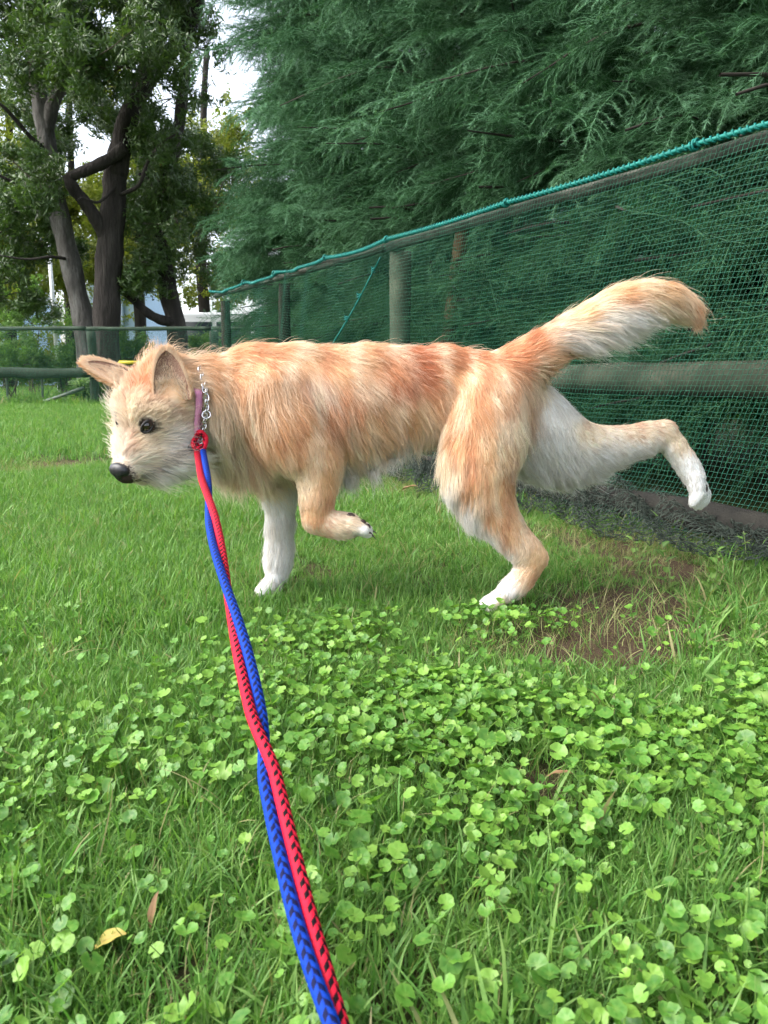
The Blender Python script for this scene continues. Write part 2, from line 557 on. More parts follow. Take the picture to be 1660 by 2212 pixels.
def round_leaf(seed, stalk=True):
    g = np.random.default_rng(seed)
    R = 0.0082
    n = 18
    a = np.linspace(math.pi * 0.07, 2 * math.pi - math.pi * 0.07, n)
    rr = R * (0.93 + 0.15 * np.abs(np.sin(a * 3.5 + 0.3))) * (1 + g.normal(0, 0.03, n))
    rr[0] *= 0.9; rr[-1] *= 0.9
    cup = g.uniform(-0.12, 0.28)
    rim = np.stack([rr * np.cos(a), rr * np.sin(a), cup * R * (1 + 0.35 * np.cos(a * 3.5)) + g.normal(0, 0.0005, n)], -1)
    mid = np.stack([0.55 * rr * np.cos(a), 0.55 * rr * np.sin(a), cup * R * 0.3 + 0.0006 * np.cos(a * 7)], -1)
    V = np.vstack([rim, mid, [[R * 0.12, 0, -0.0008]]])
    F = [(k, k + 1, n + k + 1, n + k) for k in range(n - 1)] + [(n + k, n + k + 1, 2 * n) for k in range(n - 1)]
    cl = g.random() * 0.3
    C = np.stack([np.full(len(V), cl), np.r_[np.full(n, 0.22), np.full(n, .05), 0.35], np.zeros(len(V))], -1)
    mb = MB(); mb.add(V, F, C)
    if stalk:
        h = g.uniform(0.03, 0.05)
        pth = spline([(R * .12, 0, -0.0008), (R * .5, g.normal(0, .004), -h * .5), (R * .2 + g.normal(0, .006), g.normal(0, .006), -h)], 4)
        v, f, _ = tube_arrays(pth, 0.0006, 3, False)
        mb.add(v, list(f), (cl, .4, 0))
    me = mb.mesh('round_leaf'); me.materials.append(penny_mat)
    return me


PAW = on_ground(1060, 1312)[:2]
rl = [round_leaf(500 + k) for k in range(8)]
gP = np.random.default_rng(33)
Q = wedge(60000, 0.36, 2.5, gP, 0.4)
cover = covered(Q)
Q = Q[(gP.random(len(Q)) < cover * 0.92 * (1 - np.clip(bareness(Q) * 1.2, 0, 1))) & (fence_side(Q) > 0.1) & (Q[:, 1] < 1.66 + .1 * pnoise(Q, 5, 2)) & (np.hypot(Q[:, 0] - PAW[0], Q[:, 1] - PAW[1]) > .13)]
n = len(Q)
pz = gP.uniform(0.026, 0.06, n)
pp = np.column_stack([Q, pz])
pd = np.stack([gP.normal(0, .42, n), gP.normal(-.12, .42, n), np.ones(n)], -1)
pq = quats(pd, gP.random(n) * 6.28)
ps = np.clip(gP.normal(0.88, 0.27, n), .4, 1.6)
pi_ = gP.integers(0, 8, n)
order = np.argsort(Q[:, 1] - 0.3 * ps)
inview = np.abs((Q[:, 0]) / (Q[:, 1] * CT + CAM_H * ST)) < 0.49
inview &= (Q[:, 1] > 0.60)
near = [k for k in order if inview[k]][:300]
rest = np.setdiff1d(np.arange(n), near)
patch = empty('ground_cover', (0.3, 0.9, 0))
tag(patch, 'creeping ground cover with small round scalloped bright green leaves in the foreground grass', 'ground cover')
from mathutils import Quaternion
for k in near:
    o = link('leaf', rl[pi_[k]], None, patch)
    o.location = pp[k]; o.rotation_mode = 'QUATERNION'; o.rotation_quaternion = Quaternion(pq[k]); o.scale = (ps[k],) * 3
tag(scatter('leaf_mass', protos('round_leaf', rl), pp[rest], pq[rest], ps[rest], pi_[rest], patch), kind='stuff')

# ------------------------------------------------------------------ single weeds and fallen leaves
def flat_leaf(g, ln, wd, lobes=0.0, fold=0.15, droop=0.4, n=9, col=0.1, tip=0.1):
    """broad leaf lying along +X, base at the origin"""
    t = np.linspace(0, 1, n)
    w = wd * np.sin(np.pi * np.clip(t, 0.03, 0.985) ** 0.85) ** 0.8 * (1 + lobes * np.sin(t * 26 + g.random() * 6))
    x = ln * (t - 0.12 * droop * t ** 2); z = ln * (0.25 * np.sin(t * 1.6) - droop * t ** 2 * 0.5)
    rows = []
    for s in (-1, -.5, 0, .5, 1):
        rows.append(np.stack([x, w * s, z + fold * w * abs(s) + (0.02 * ln * np.sin(t * 14 + s * 3) * abs(s))], -1))
    V = np.concatenate(rows)
    F = [(r * n + k, r * n + k + 1, (r + 1) * n + k + 1, (r + 1) * n + k) for r in range(4) for k in range(n - 1)]
    C = np.stack([np.full(len(V), col), np.where(np.repeat(np.arange(5), n) == 2, .55, tip), np.zeros(len(V))], -1)
    return V, F, C


weed_mat = mat_leaf('weed_leaf', (0.06, 0.16, 0.03), (0.10, 0.23, 0.04), (0.16, 0.30, 0.06), trans=0.28, rough=0.45, spec=0.4, tcol=(0.28, 0.36, 0.12))
stem_mat = mat_plain('weed_stem', (0.14, 0.20, 0.06), rough=0.6)


def weed(name, pos, label, nl, ln, wd, stem_h, seed, lobes=0.05, cat='weed', group=None):
    g = np.random.default_rng(seed)
    r = empty(name, pos); tag(r, label, cat, group)
    top = np.array([g.normal(0, .15) * stem_h, g.normal(0, .15) * stem_h, stem_h])
    if stem_h > 0.02:
        mb = MB(); mb.tube(spline([np.zeros(3), top * .5 + [0.01, 0, 0], top], 8) + np.asarray(pos), np.linspace(.0022, .0009, 8), 6)
        link('stem', mb.mesh('stem'), stem_mat, r)
    for k in range(nl):
        f = (k + 0.5) / nl if stem_h > 0.02 else 0
        V, F, C = flat_leaf(g, ln * g.uniform(.7, 1.1) * (1 - .35 * f), wd * g.uniform(.8, 1.1) * (1 - .3 * f), lobes, col=g.random() * .3)
        a = k * 2.4 + g.normal(0, .3); el = g.uniform(.15, .8) if stem_h < .02 else g.uniform(0, .6)
        M = np.array(Matrix.Rotation(a, 3, 'Z') @ Matrix.Rotation(-el, 3, 'Y'))
        mb = MB(); mb.add(V @ M.T + np.asarray(pos) + top * f, F, C)
        link('leaf', mb.mesh('leaf'), weed_mat, r)
    return r


weed('broadleaf_weed', on_ground(1600, 1560), 'broad-leaved rosette weed with wide wavy leaves at the right edge', 8, 0.105, 0.030, 0.0, 1, 0.07)
for k, (u, v, h_, nl, lab) in enumerate([
        (1370, 1225, .09, 7, 'small leafy weed at the foot of the net, right of the hind paw'),
        (1445, 1275, .12, 9, 'leafy weed on the bare soil below the kicked-back paw'),
        (1530, 1290, .13, 9, 'taller leafy weed near the foot of the net at the right edge'),
        (1600, 1240, .12, 8, 'rightmost leafy weed against the foot of the green net')]):
    weed('leafy_weed', on_ground(u, v), lab, nl, 0.045, 0.013, h_, 40 + k, 0.03, group='weeds along the net')

fall_mat = mat_leaf('fallen_leaf', (0.42, 0.36, 0.08), (0.5, 0.42, 0.1), (0.55, 0.46, 0.14), trans=0.2, rough=0.55, tcol=(0.40, 0.25, 0.10))
brown_mat = mat_leaf('dry_leaf', (0.20, 0.12, 0.06), (0.28, 0.17, 0.08), (0.33, 0.22, 0.11), trans=0.1, rough=0.7, tcol=(0.16, 0.09, 0.04))
for k, (u, v, ln, wd, rz, mt, lab) in enumerate([
        (205, 2052, .032, .010, 0.2, fall_mat, 'pale yellow fallen leaf lying in the grass at lower left'),
        (325, 2010, .035, .004, 1.2, brown_mat, 'narrow orange-brown dead leaf standing in the grass near the yellow one'),
        (1180, 1680, .04, .005, -0.5, brown_mat, 'dry tan grass leaf among the round leaves right of the leash'),
        (860, 1066, .10, .022, -0.2, brown_mat, 'reddish brown piece of dead leaf on bare soil behind the lifted paw')]):
    g = np.random.default_rng(70 + k)
    V, F, C = flat_leaf(g, ln, wd, 0.03, 0.3, 0.3)
    M = np.array(Matrix.Rotation(rz, 3, 'Z') @ Matrix.Rotation(-0.25 if k != 1 else -1.0, 3, 'Y'))
    base = on_ground(u, v, 0.02); base[2] = 0.022
    mb = MB(); mb.add(V @ M.T + base, F, C)
    tag(link('fallen_leaf', mb.mesh('fallen_leaf'), mt), lab, 'leaf', 'fallen leaves')
# ------------------------------------------------------------------ fences
wood_mat = mat_noise('weathered_wood', [(0.25, (0.03, 0.026, 0.02)), (0.5, (0.09, 0.08, 0.06)), (0.78, (0.19, 0.17, 0.125))], scale=5, rough=0.9, bump=0.7, bscale=22, stretch=(1, 1, 1), detail=9)
rail_mat = mat_noise('mossy_log', [(0.25, (0.009, 0.013, 0.007)), (0.5, (0.03, 0.036, 0.022)), (0.8, (0.09, 0.09, 0.065))], scale=6, rough=0.9, bump=0.7, bscale=26, detail=9)
post_mat = mat_noise('pale_post', [(0.25, (0.04, 0.05, 0.032)), (0.5, (0.075, 0.09, 0.06)), (0.8, (0.13, 0.145, 0.10))], scale=7, rough=0.9, bump=0.5, bscale=30, detail=8)
net_mat = mat_noise('green_net', [(0.3, (0.005, 0.068, 0.038)), (0.6, (0.010, 0.115, 0.066)), (0.85, (0.04, 0.18, 0.125))], scale=14, rough=0.5, bump=0.0, spec=0.4)
rope_mat = mat_noise('teal_rope', [(0.3, (0.003, 0.10, 0.085)), (0.7, (0.009, 0.20, 0.165))], scale=60, rough=0.55, bump=0.4, bscale=400, dist=0.002)
dark_rail = mat_noise('dark_green_rail', [(0.3, (0.02, 0.035, 0.022)), (0.6, (0.045, 0.07, 0.045)), (0.85, (0.09, 0.12, 0.08))], scale=5, rough=0.8, bump=0.4, bscale=25)


def fpos(s, z, out=0.0):
    p = FB + s * FD + out * FN
    return np.array([p[0], p[1], z])


TIES = [-2.0, -0.9, 0.35, 1.35, 2.45, 3.3, 4.25, 5.0, 5.95]


def rope_z(s):
    s = np.asarray(s, float)
    z = np.interp(s, [-2, 0, 2, 4, 6], [1.275, 1.275, 1.285, 1.305, 1.325])
    sag = np.zeros_like(s)
    for a, b in zip(TIES[:-1], TIES[1:]):
        m = (s >= a) & (s <= b); t = (s - a) / (b - a)
        sag = np.where(m, 4 * t * (1 - t) * (0.008 if a < 2 else 0.022 if a < 4 else 0.035), sag)
    return z - sag


def net_point(s, k):
    """s along the fence, k from 0 at the ground to 1 at the rope -> points"""
    s, k = np.broadcast_arrays(np.asarray(s, float), np.asarray(k, float))
    z = 0.02 + k * (rope_z(s) - 0.02)
    lean = -0.46 * (k - 0.5) * (1 - 0.4 * np.clip(s / 6, 0, 1))
    ss = np.clip(s + lean * np.minimum(1, (5.95 - s) / 0.5), -3, 5.95)
    far = np.clip((s - 2.6) / 1.5, 0, 1)
    out = 0.045 + 0.012 * np.sin(s * 2.1 + k * 3) + far * 0.022 * np.sin(s * 11 + 1.5 * np.sin(s * 3.1)) * (0.35 + 0.65 * k)
    z = z + far * 0.010 * np.sin(s * 10.0 + k * 5) * k * (1 - k) * 4 + 0.006 * np.sin(s * 3.7 + k * 7) * k * (1 - k) * 4
    foot = np.clip((0.16 - k) / 0.16, 0, 1)
    out = out + foot ** 2 * (0.10 + 0.05 * np.sin(s * 5.0))
    x = FB[0] + ss * FD[0] + out * FN[0]; y = FB[1] + ss * FD[1] + out * FN[1]
    return np.stack([x, y, z], -1)


def strands(paths, r, seg=3):
    """many thin cords as one mesh; paths (n, k, 3)"""
    n, k, _ = paths.shape
    t = unit(np.gradient(paths, axis=1))
    ref = np.array([0.3, -0.9, 0.31])
    nn = unit(np.cross(t, ref)); bn = np.cross(t, nn)
    a = np.linspace(0, 2 * np.pi, seg, endpoint=False)
    V = paths[:, :, None, :] + r * (np.cos(a)[None, None, :, None] * nn[:, :, None, :] + np.sin(a)[None, None, :, None] * bn[:, :, None, :])
    i = np.arange(n)[:, None, None] * k * seg; j = np.arange(k - 1)[None, :, None] * seg; c = np.arange(seg)[None, None, :]; c2 = (c + 1) % seg
    F = np.stack([i + j + c, i + j + c2, i + j + seg + c2, i + j + seg + c], -1).reshape(-1, 4)
    return V.reshape(-1, 3), F


def net_mesh(name, fn, s0, s1, cell, k_rows, r, jit, seed):
    g = np.random.default_rng(seed)
    ns = int((s1 - s0) / cell)
    S = np.linspace(s0, s1, ns)[:, None] * np.ones((1, k_rows)); Kk = np.linspace(0, 1, k_rows)[None, :] * np.ones((ns, 1))
    P = fn(S, Kk) + g.normal(0, jit, (ns, k_rows, 3))
    V1, F1 = strands(P, r)                                   # up the fence
    V2, F2 = strands(np.swapaxes(P, 0, 1), r)                # along it
    return np_mesh(name, np.vstack([V1, V2]), np.vstack([F1, F2 + len(V1)]))


fence = empty('net_fence', fpos(0, 0))
tag(fence, 'long green net fence with teal top rope and weathered rails running behind the dog', 'fence')
link('net', net_mesh('net', net_point, -1.6, 5.95, 0.0175, 72, 0.00095, 0.0009, 3), net_mat, fence)


def net_heap(s, k):
    s, k = np.broadcast_arrays(s, k)
    out = 0.03 + 0.36 * k + 0.05 * np.sin(s * 6) * k + 0.02 * np.sin(s * 17 + k * 9)
    amp = np.clip(1 - np.abs(s - 1.1) / 1.5, 0.15, 1)
    z = 0.03 + amp * (0.15 * np.cos(np.pi / 2 * np.clip(k, 0, 1)) ** .7 + 0.035 * np.sin(s * 21 + k * 13) + 0.02 * np.sin(s * 47 + k * 31)) * (1 - k * .5) + 0.02
    p = FB[None, None] + s[..., None] * FD + out[..., None] * FN
    return np.stack([p[..., 0], p[..., 1], np.maximum(z, 0.008)], -1)


heap_mat = mat_noise('grey_green_net', [(0.3, (0.012, 0.022, 0.016)), (0.7, (0.05, 0.065, 0.05))], scale=20, rough=0.8, bump=0.0)
link('net_fold', net_mesh('net_fold', net_heap, -0.2, 3.4, 0.012, 46, 0.0012, 0.006, 4), heap_mat, fence)
# bark-dark log lying under the folded net at the fence foot
mb = MB(); mb.tube(np.array([fpos(s, 0.075 + 0.01 * math.sin(s * 5), 0.06 + 0.02 * math.sin(s * 3)) for s in np.linspace(-1.6, 5.9, 60)]), 0.055, 12, rough=0.06, seed=5)
link('ground_rail', mb.mesh('ground_rail'), mat_noise('dark_log', [(0.3, (0.006, 0.006, 0.005)), (0.7, (0.025, 0.023, 0.018))], scale=9, rough=0.95, bump=0.8, bscale=40), fence)
# rope: a core cord with a second cord whipped round it through the top meshes
ss = np.linspace(-1.6, 5.97, 900)
core = np.stack([FB[0] + ss * FD[0] + 0.05 * FN[0], FB[1] + ss * FD[1] + 0.05 * FN[1], rope_z(ss) + 0.004], -1)
far_w = np.clip((ss - 2.6) / 1.5, 0, 1)
core[:, :2] += (far_w * 0.022 * np.sin(ss * 11 + 1.5 * np.sin(ss * 3.1)))[:, None] * FN[None]
v, f, c = tube_arrays(core, 0.0072, 10)
mb = MB(); mb.add(v, list(f) + list(c))
rope = link('top_rope', mb.mesh('top_rope'), rope_mat, fence)
s3 = np.linspace(-1.6, 5.97, 6500)
ph = s3 * 2 * np.pi / 0.026 + 1.2 * np.sin(s3 * 9)
c3 = np.stack([np.interp(s3, ss, core[:, i]) for i in range(3)], -1)
hel = c3 + 0.0088 * (np.cos(ph)[:, None] * np.array([FN[0], FN[1], 0]) + np.sin(ph)[:, None] * np.array([0, 0, 1.0]))
v, f, c = tube_arrays(hel, 0.0042, 5)
link('lashing', np_mesh('lashing', v, f), rope_mat, rope)
for k, s in enumerate(TIES[1:-1]):
    a = np.linspace(0, 4 * np.pi, 50)
    p0 = fpos(s, float(rope_z(s)) + 0.002, 0.05)
    pth = p0 + np.stack([0.014 * np.cos(a) * FN[0] + FD[0] * (a / 12.5 - .5) * .022, 0.014 * np.cos(a) * FN[1] + FD[1] * (a / 12.5 - .5) * .022, 0.016 * np.sin(a)], -1)
    mb = MB(); mb.tube(pth, 0.004, 6)
    link('knot', mb.mesh('knot'), rope_mat, rope)


def log(name, a, b, r, mat, parent, seed, seg=14, rough=0.035, n=None, flat=None):
    a, b = np.asarray(a, float), np.asarray(b, float)
    n = n or max(6, int(np.linalg.norm(b - a) / 0.12))
    t = np.linspace(0, 1, n)[:, None]
    g = np.random.default_rng(seed)
    p = a + (b - a) * t
    w = np.cumsum(g.normal(0, r * 0.05, (n, 3)), 0); w -= w[0] + (w[-1] - w[0]) * t
    mb = MB(); mb.tube(p + w, r * (1 + 0.04 * np.sin(t[:, 0] * 9 + seed)), seg, rough=rough, seed=seed)
    return link(name, mb.mesh(name), mat, parent)


old_post = mat_noise('dark_old_post', [(0.3, (0.012, 0.009, 0.006)), (0.7, (0.04, 0.03, 0.022))], scale=8, rough=0.95, bump=0.6, bscale=30)
top_mat = mat_noise('grey_rail', [(0.25, (0.016, 0.022, 0.016)), (0.5, (0.045, 0.052, 0.04)), (0.78, (0.11, 0.115, 0.095))], scale=7, rough=0.9, bump=0.6, bscale=30, detail=9)
POSTS = [-1.35, 2.50, 4.35, 5.93]
for a, b in ((-1.6, 2.52), (2.56, 4.36), (4.40, 6.0)):
    log('top_rail', fpos(a, 1.245 + 0.010 * a * .8), fpos(b, 1.245 + 0.010 * b * .8), 0.024, top_mat, fence, int(a * 10) + 60)
    log('middle_rail', fpos(a, 0.545, -0.02), fpos(b, 0.545, -0.02), 0.06, rail_mat, fence, int(a * 10) + 90)
for k, s in enumerate(POSTS):
    log('post', fpos(s, -0.1, -0.07), fpos(s, 1.24, -0.07), 0.062 if k < 2 else 0.045, post_mat if k < 2 else old_post, fence, 30 + k, rough=0.02)
# cord knotted from the top rope down across the net
a = at_depth(822, 556, 4.55); b = at_depth(708, 760, 5.0)
pts = a + (b - a) * np.linspace(0, 1, 30)[:, None]; pts[:, 2] += 0.02 * np.sin(np.linspace(0, np.pi, 30) * 1) * -1
mb = MB(); mb.tube(pts, 0.0045, 6, rough=0.15, seed=4)
dc = link('slanting_cord', mb.mesh('slanting_cord'), rope_mat, fence)
for t in (0.12, 0.38, 0.62):
    p0 = a + (b - a) * t; q = np.linspace(0, 5 * np.pi, 40)
    mb = MB(); mb.tube(p0 + np.stack([.010 * np.cos(q), .010 * np.sin(q), (q / 15.7 - .5) * .03], -1), .0038, 6)
    link('knot', mb.mesh('knot'), rope_mat, dc)

# leaning stake behind the net
st = log('leaning_stake', at_depth(935, 990, 4.55) * [1, 1, 0], at_depth(1003, 478, 4.62), 0.042, mat_noise('brown_stake', [(0.3, (0.03, 0.018, 0.01)), (0.6, (0.075, 0.045, 0.02)), (0.85, (0.12, 0.08, 0.035))], scale=8, rough=0.9, bump=0.7, bscale=35), None, 77)
tag(st, 'leaning brown wooden stake behind the green net', 'stake')

# ---- far fence across the left end of the lawn
FY = 13.45
ffence = empty('rail_fence', (-4.5, FY, 0))
tag(ffence, 'low dark green rail and net fence across the far left end of the lawn', 'fence')
xs = [-13.6, -11.6, -9.5, -7.35, -5.08, -2.95, -0.8]
for a, b in zip(xs[:-1], xs[1:]):
    log('top_rail', (a + .01, FY, 1.315), (b - .01, FY, 1.315), 0.034, dark_rail, ffence, int(-a * 7), rough=0.05)
    log('middle_rail', (a + .01, FY + .06, 0.575), (b - .01, FY + .06, 0.575), 0.085, dark_rail, ffence, int(-a * 9), rough=0.05)
for k, x in enumerate(xs):
    log('post', (x, FY + .2, -.1), (x, FY + .2, 1.28), 0.075, dark_rail, ffence, 140 + k)
log('post', (xs[4] + .17, FY + .5, -.1), (xs[4] + .17, FY + .5, .56), 0.06, wood_mat, ffence, 151)
pole_m = mat_plain('pale_green_pole', (0.09, 0.12, 0.09), rough=0.6)
for k, u in enumerate((14, 90, 286, 420)):
    p = at_depth(u, 830, FY + .25)
    log('stake', (p[0], p[1], -.05), (p[0] + .02, p[1], .62), 0.02, pole_m, ffence, 160 + k, seg=8)
log('brace', at_depth(95, 868, FY - .05), at_depth(182, 838, FY - .02), 0.03, pole_m, ffence, 171, seg=8)


def far_net(s, k):
    s, k = np.broadcast_arrays(s, k)
    return np.stack([s, FY - 0.05 + 0.015 * np.sin(s * 4 + k * 3), 0.03 + k * 1.28 + 0.01 * np.sin(s * 2.7)], -1)


link('net', net_mesh('far_net', far_net, -13.6, -0.8, 0.026, 48, 0.0016, 0.003, 8), net_mat, ffence)
# ------------------------------------------------------------------ trees
bark_grey = mat_noise('grey_bark', [(0.25, (0.025, 0.022, 0.02)), (0.5, (0.085, 0.08, 0.072)), (0.68, (0.15, 0.147, 0.135)), (0.85, (0.24, 0.245, 0.225))], scale=5, rough=0.95, bump=1.0, bscale=14, stretch=(1, 1, .35), detail=9, dist=0.05)
bark_dark = mat_noise('dark_bark', [(0.25, (0.012, 0.010, 0.009)), (0.55, (0.035, 0.030, 0.026)), (0.85, (0.085, 0.075, 0.065))], scale=6, rough=0.95, bump=1.0, bscale=13, stretch=(1.4, 1.4, .25), detail=9, dist=0.06)
twig_mat = mat_plain('twig', (0.07, 0.055, 0.04), rough=0.9)
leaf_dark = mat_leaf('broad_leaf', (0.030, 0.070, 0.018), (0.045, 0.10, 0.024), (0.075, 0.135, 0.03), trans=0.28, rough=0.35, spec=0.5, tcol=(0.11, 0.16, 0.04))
leaf_light = mat_leaf('backlit_leaf', (0.10, 0.15, 0.02), (0.16, 0.21, 0.03), (0.25, 0.27, 0.045), trans=0.5, rough=0.5, tcol=(0.24, 0.25, 0.05))  # yellow-green glow of backlight put into the leaf colour
leaf_bush = mat_leaf('bush_leaf', (0.06, 0.15, 0.03), (0.10, 0.22, 0.04), (0.16, 0.29, 0.06), trans=0.35, rough=0.45, tcol=(0.2, 0.3, 0.08))


def leaf_cluster(seed, nl, ln, wd, rad, twig, mat, droop=0.5):
    g = np.random.default_rng(seed)
    mb = MB()
    if twig:
        v, f, _ = tube_arrays(spline([(0, 0, 0), (g.normal(0, .02), g.normal(0, .02), rad * .6), (g.normal(0, .04), g.normal(0, .04), rad * 1.2)], 5), 0.005, 3, False)
        mb.add(v, list(f), (0.5, 0, 0))
    for k in range(nl):
        a = g.random() * 6.28; h = rad * (0.2 + g.random())
        d = np.array([math.cos(a), math.sin(a), g.uniform(-droop, .5)]); d /= np.linalg.norm(d)
        s = unit(np.cross(d, [0, 0, 1]) + g.normal(0, .3, 3)); nn = np.cross(d, s)
        l_ = ln * g.uniform(.65, 1.15); w_ = wd * g.uniform(.8, 1.2)
        o = np.array([g.normal(0, rad * .22), g.normal(0, rad * .22), h])
        P = np.array([o, o + d * l_ * .4 + s * w_ / 2 + nn * w_ * .12, o + d * l_ * .45, o + d * l_ * .4 - s * w_ / 2 + nn * w_ * .12, o + d * l_ + np.array([0, 0, -droop * l_ * .3])])
        c = g.random() * .35
        C = np.stack([np.full(5, c), [0.1, .1, .3, .1, .25], np.zeros(5)], -1)
        mb.add(P, [(0, 1, 2), (0, 2, 3), (1, 4, 2), (2, 4, 3)], C)
    me = mb.mesh('leaf_cluster', smooth=False); me.materials.append(mat)
    return me


long_leaf = protos('long_leaf_cluster', [leaf_cluster(600 + k, 16, .125, .034, .17, True, leaf_dark, .7) for k in range(5)])
backlit_leaves = protos('backlit_leaf_cluster', [leaf_cluster(620 + k, 22, .085, .05, .22, True, leaf_light, .5) for k in range(5)])
bush_leaf = protos('bush_leaf_cluster', [leaf_cluster(640 + k, 22, .06, .032, .13, True, leaf_bush, .2) for k in range(5)])
gT = np.random.default_rng(55)


def W3(rows): return [at_depth(u, v, y) for u, v, y in rows]


def branch_part(name, rows, r0, r1, mat, parent, seed, seg=12):
    p = spline(rows, max(10, 5 * len(rows)))
    n = len(p)
    mb = MB(); mb.tube(p, np.linspace(r0, r1, n) * (1 + .05 * np.sin(np.arange(n) * 1.1 + seed)), seg, rough=0.06, seed=seed)
    return link(name, mb.mesh(name), mat, parent)


def crown(name, parent, blobs, coll, nvar, per, scale, seed, droop=0.0):
    """blobs: (centre, radius, weight); leaf clusters gathered round them"""
    g = np.random.default_rng(seed)
    P = []
    tw = MB()
    for c, r, w in blobs:
        k = int(per * w)
        sub = g.normal(0, r * 0.55, (max(3, k // 14), 3)) * [1, 1, .75] + c
        for s_ in sub:
            if g.random() < .6:
                pth = spline([c + (s_ - c) * .05, (c + s_) / 2 + g.normal(0, r * .1, 3), s_], 5)
                v, f, _ = tube_arrays(pth, np.linspace(.014, .005, 5), 4, False); tw.add(v, list(f))
        idx = g.integers(0, len(sub), k)
        P.append(sub[idx] + g.normal(0, r * 0.19, (k, 3)))
    P = np.vstack(P); n = len(P)
    d = g.normal(0, .7, (n, 3)) + [0, 0, .3 - droop]
    o = scatter(name, coll, P, quats(d, g.random(n) * 6.28), g.uniform(scale * .75, scale * 1.3, n), g.integers(0, nvar, n), parent)
    tag(o, kind='stuff')
    if tw.n: tag(link('twigs', tw.mesh('twigs'), twig_mat, parent), kind='stuff')
    return o


def blob_area(u0, u1, v0, v1, y0, y1, n, r0, r1, seed, w=1.0):
    g = np.random.default_rng(seed)
    return [(at_depth(g.uniform(u0, u1), g.uniform(v0, v1), g.uniform(y0, y1)), g.uniform(r0, r1), w * g.uniform(.7, 1.3)) for _ in range(n)]


# grey-barked leaning tree
t1 = empty('grey_tree', at_depth(192, 870, 15.2) * [1, 1, 0])
tag(t1, 'leaning grey-barked tree standing leftmost beyond the far fence', 'tree')
branch_part('trunk', [t1.location[:], *W3([(185, 720, 15.2), (160, 600, 15.2), (138, 500, 15.2), (112, 380, 15.2), (98, 280, 15.2), (84, 200, 15.2), (66, 80, 15.2), (50, -80, 15.2), (40, -220, 15.2)])], .215, .11, bark_grey, t1, 1, 18)
branch_part('limb', W3([(100, 300, 15.2), (112, 235, 15.15), (135, 180, 15.1), (168, 110, 15), (190, 30, 15), (205, -90, 15)]), .13, .07, bark_grey, t1, 2)
branch_part('limb', W3([(104, 330, 15.1), (70, 300, 14.9), (35, 260, 14.7), (0, 225, 14.5), (-60, 190, 14.4)]), .05, .025, bark_dark, t1, 3, 8)
branch_part('limb', W3([(150, 560, 15.1), (110, 555, 14.8), (60, 560, 14.6), (0, 552, 14.4)]), .035, .012, bark_dark, t1, 4, 8)
branch_part('limb', W3([(122, 410, 15.2), (75, 405, 14.9), (35, 395, 14.7), (-20, 370, 14.5)]), .045, .02, bark_dark, t1, 5, 8)
crown('crown', t1, blob_area(-80, 210, -140, 150, 12.8, 16, 14, .45, .8, 1) + blob_area(-60, 120, 330, 640, 13.8, 16, 9, .4, .7, 2, .8) + blob_area(30, 200, 180, 420, 16, 18, 7, .35, .55, 3, .6), long_leaf, 5, 125, 1.05, 3, .5)

# dark thick tree with wide limbs
t2 = empty('dark_tree', at_depth(232, 872, 14.7) * [1, 1, 0])
tag(t2, 'thick dark-barked tree with spreading limbs just right of the leaning grey tree', 'tree')
branch_part('trunk', [t2.location[:], *W3([(230, 720, 14.7), (233, 600, 14.7), (240, 500, 14.7), (246, 420, 14.7), (252, 350, 14.7)])], .26, .19, bark_dark, t2, 11, 18)
branch_part('limb', W3([(250, 380, 14.7), (268, 290, 14.7), (300, 205, 14.6), (335, 150, 14.5), (372, 110, 14.4), (410, 60, 14.3), (440, -60, 14.2)]), .2, .1, bark_dark, t2, 12, 14)
branch_part('limb', W3([(318, 180, 14.55), (322, 130, 14.6), (345, 80, 14.7), (360, 0, 14.8), (365, -100, 14.9)]), .11, .06, bark_dark, t2, 13)
branch_part('limb', W3([(232, 520, 14.65), (205, 470, 14.5), (178, 430, 14.4), (156, 402, 14.3), (148, 380, 14.3)]), .13, .09, bark_dark, t2, 14)
branch_part('limb', W3([(150, 384, 14.3), (190, 366, 14.3), (232, 346, 14.4), (270, 318, 14.5)]), .09, .11, bark_dark, t2, 15)
branch_part('limb', W3([(254, 400, 14.6), (215, 436, 14.2), (180, 428, 14.0), (168, 432, 13.9)]), .03, .015, bark_dark, t2, 16, 8)
branch_part('limb', W3([(262, 420, 14.6), (300, 400, 14.4), (322, 345, 14.3), (350, 310, 14.2), (380, 290, 14.1)]), .04, .015, bark_dark, t2, 17, 8)
crown('crown', t2, blob_area(170, 480, -120, 180, 13, 16, 16, .45, .75, 6) + blob_area(190, 400, 210, 430, 15, 16.5, 7, .35, .6, 7, .7), long_leaf, 5, 105, 1.0, 8, .5)

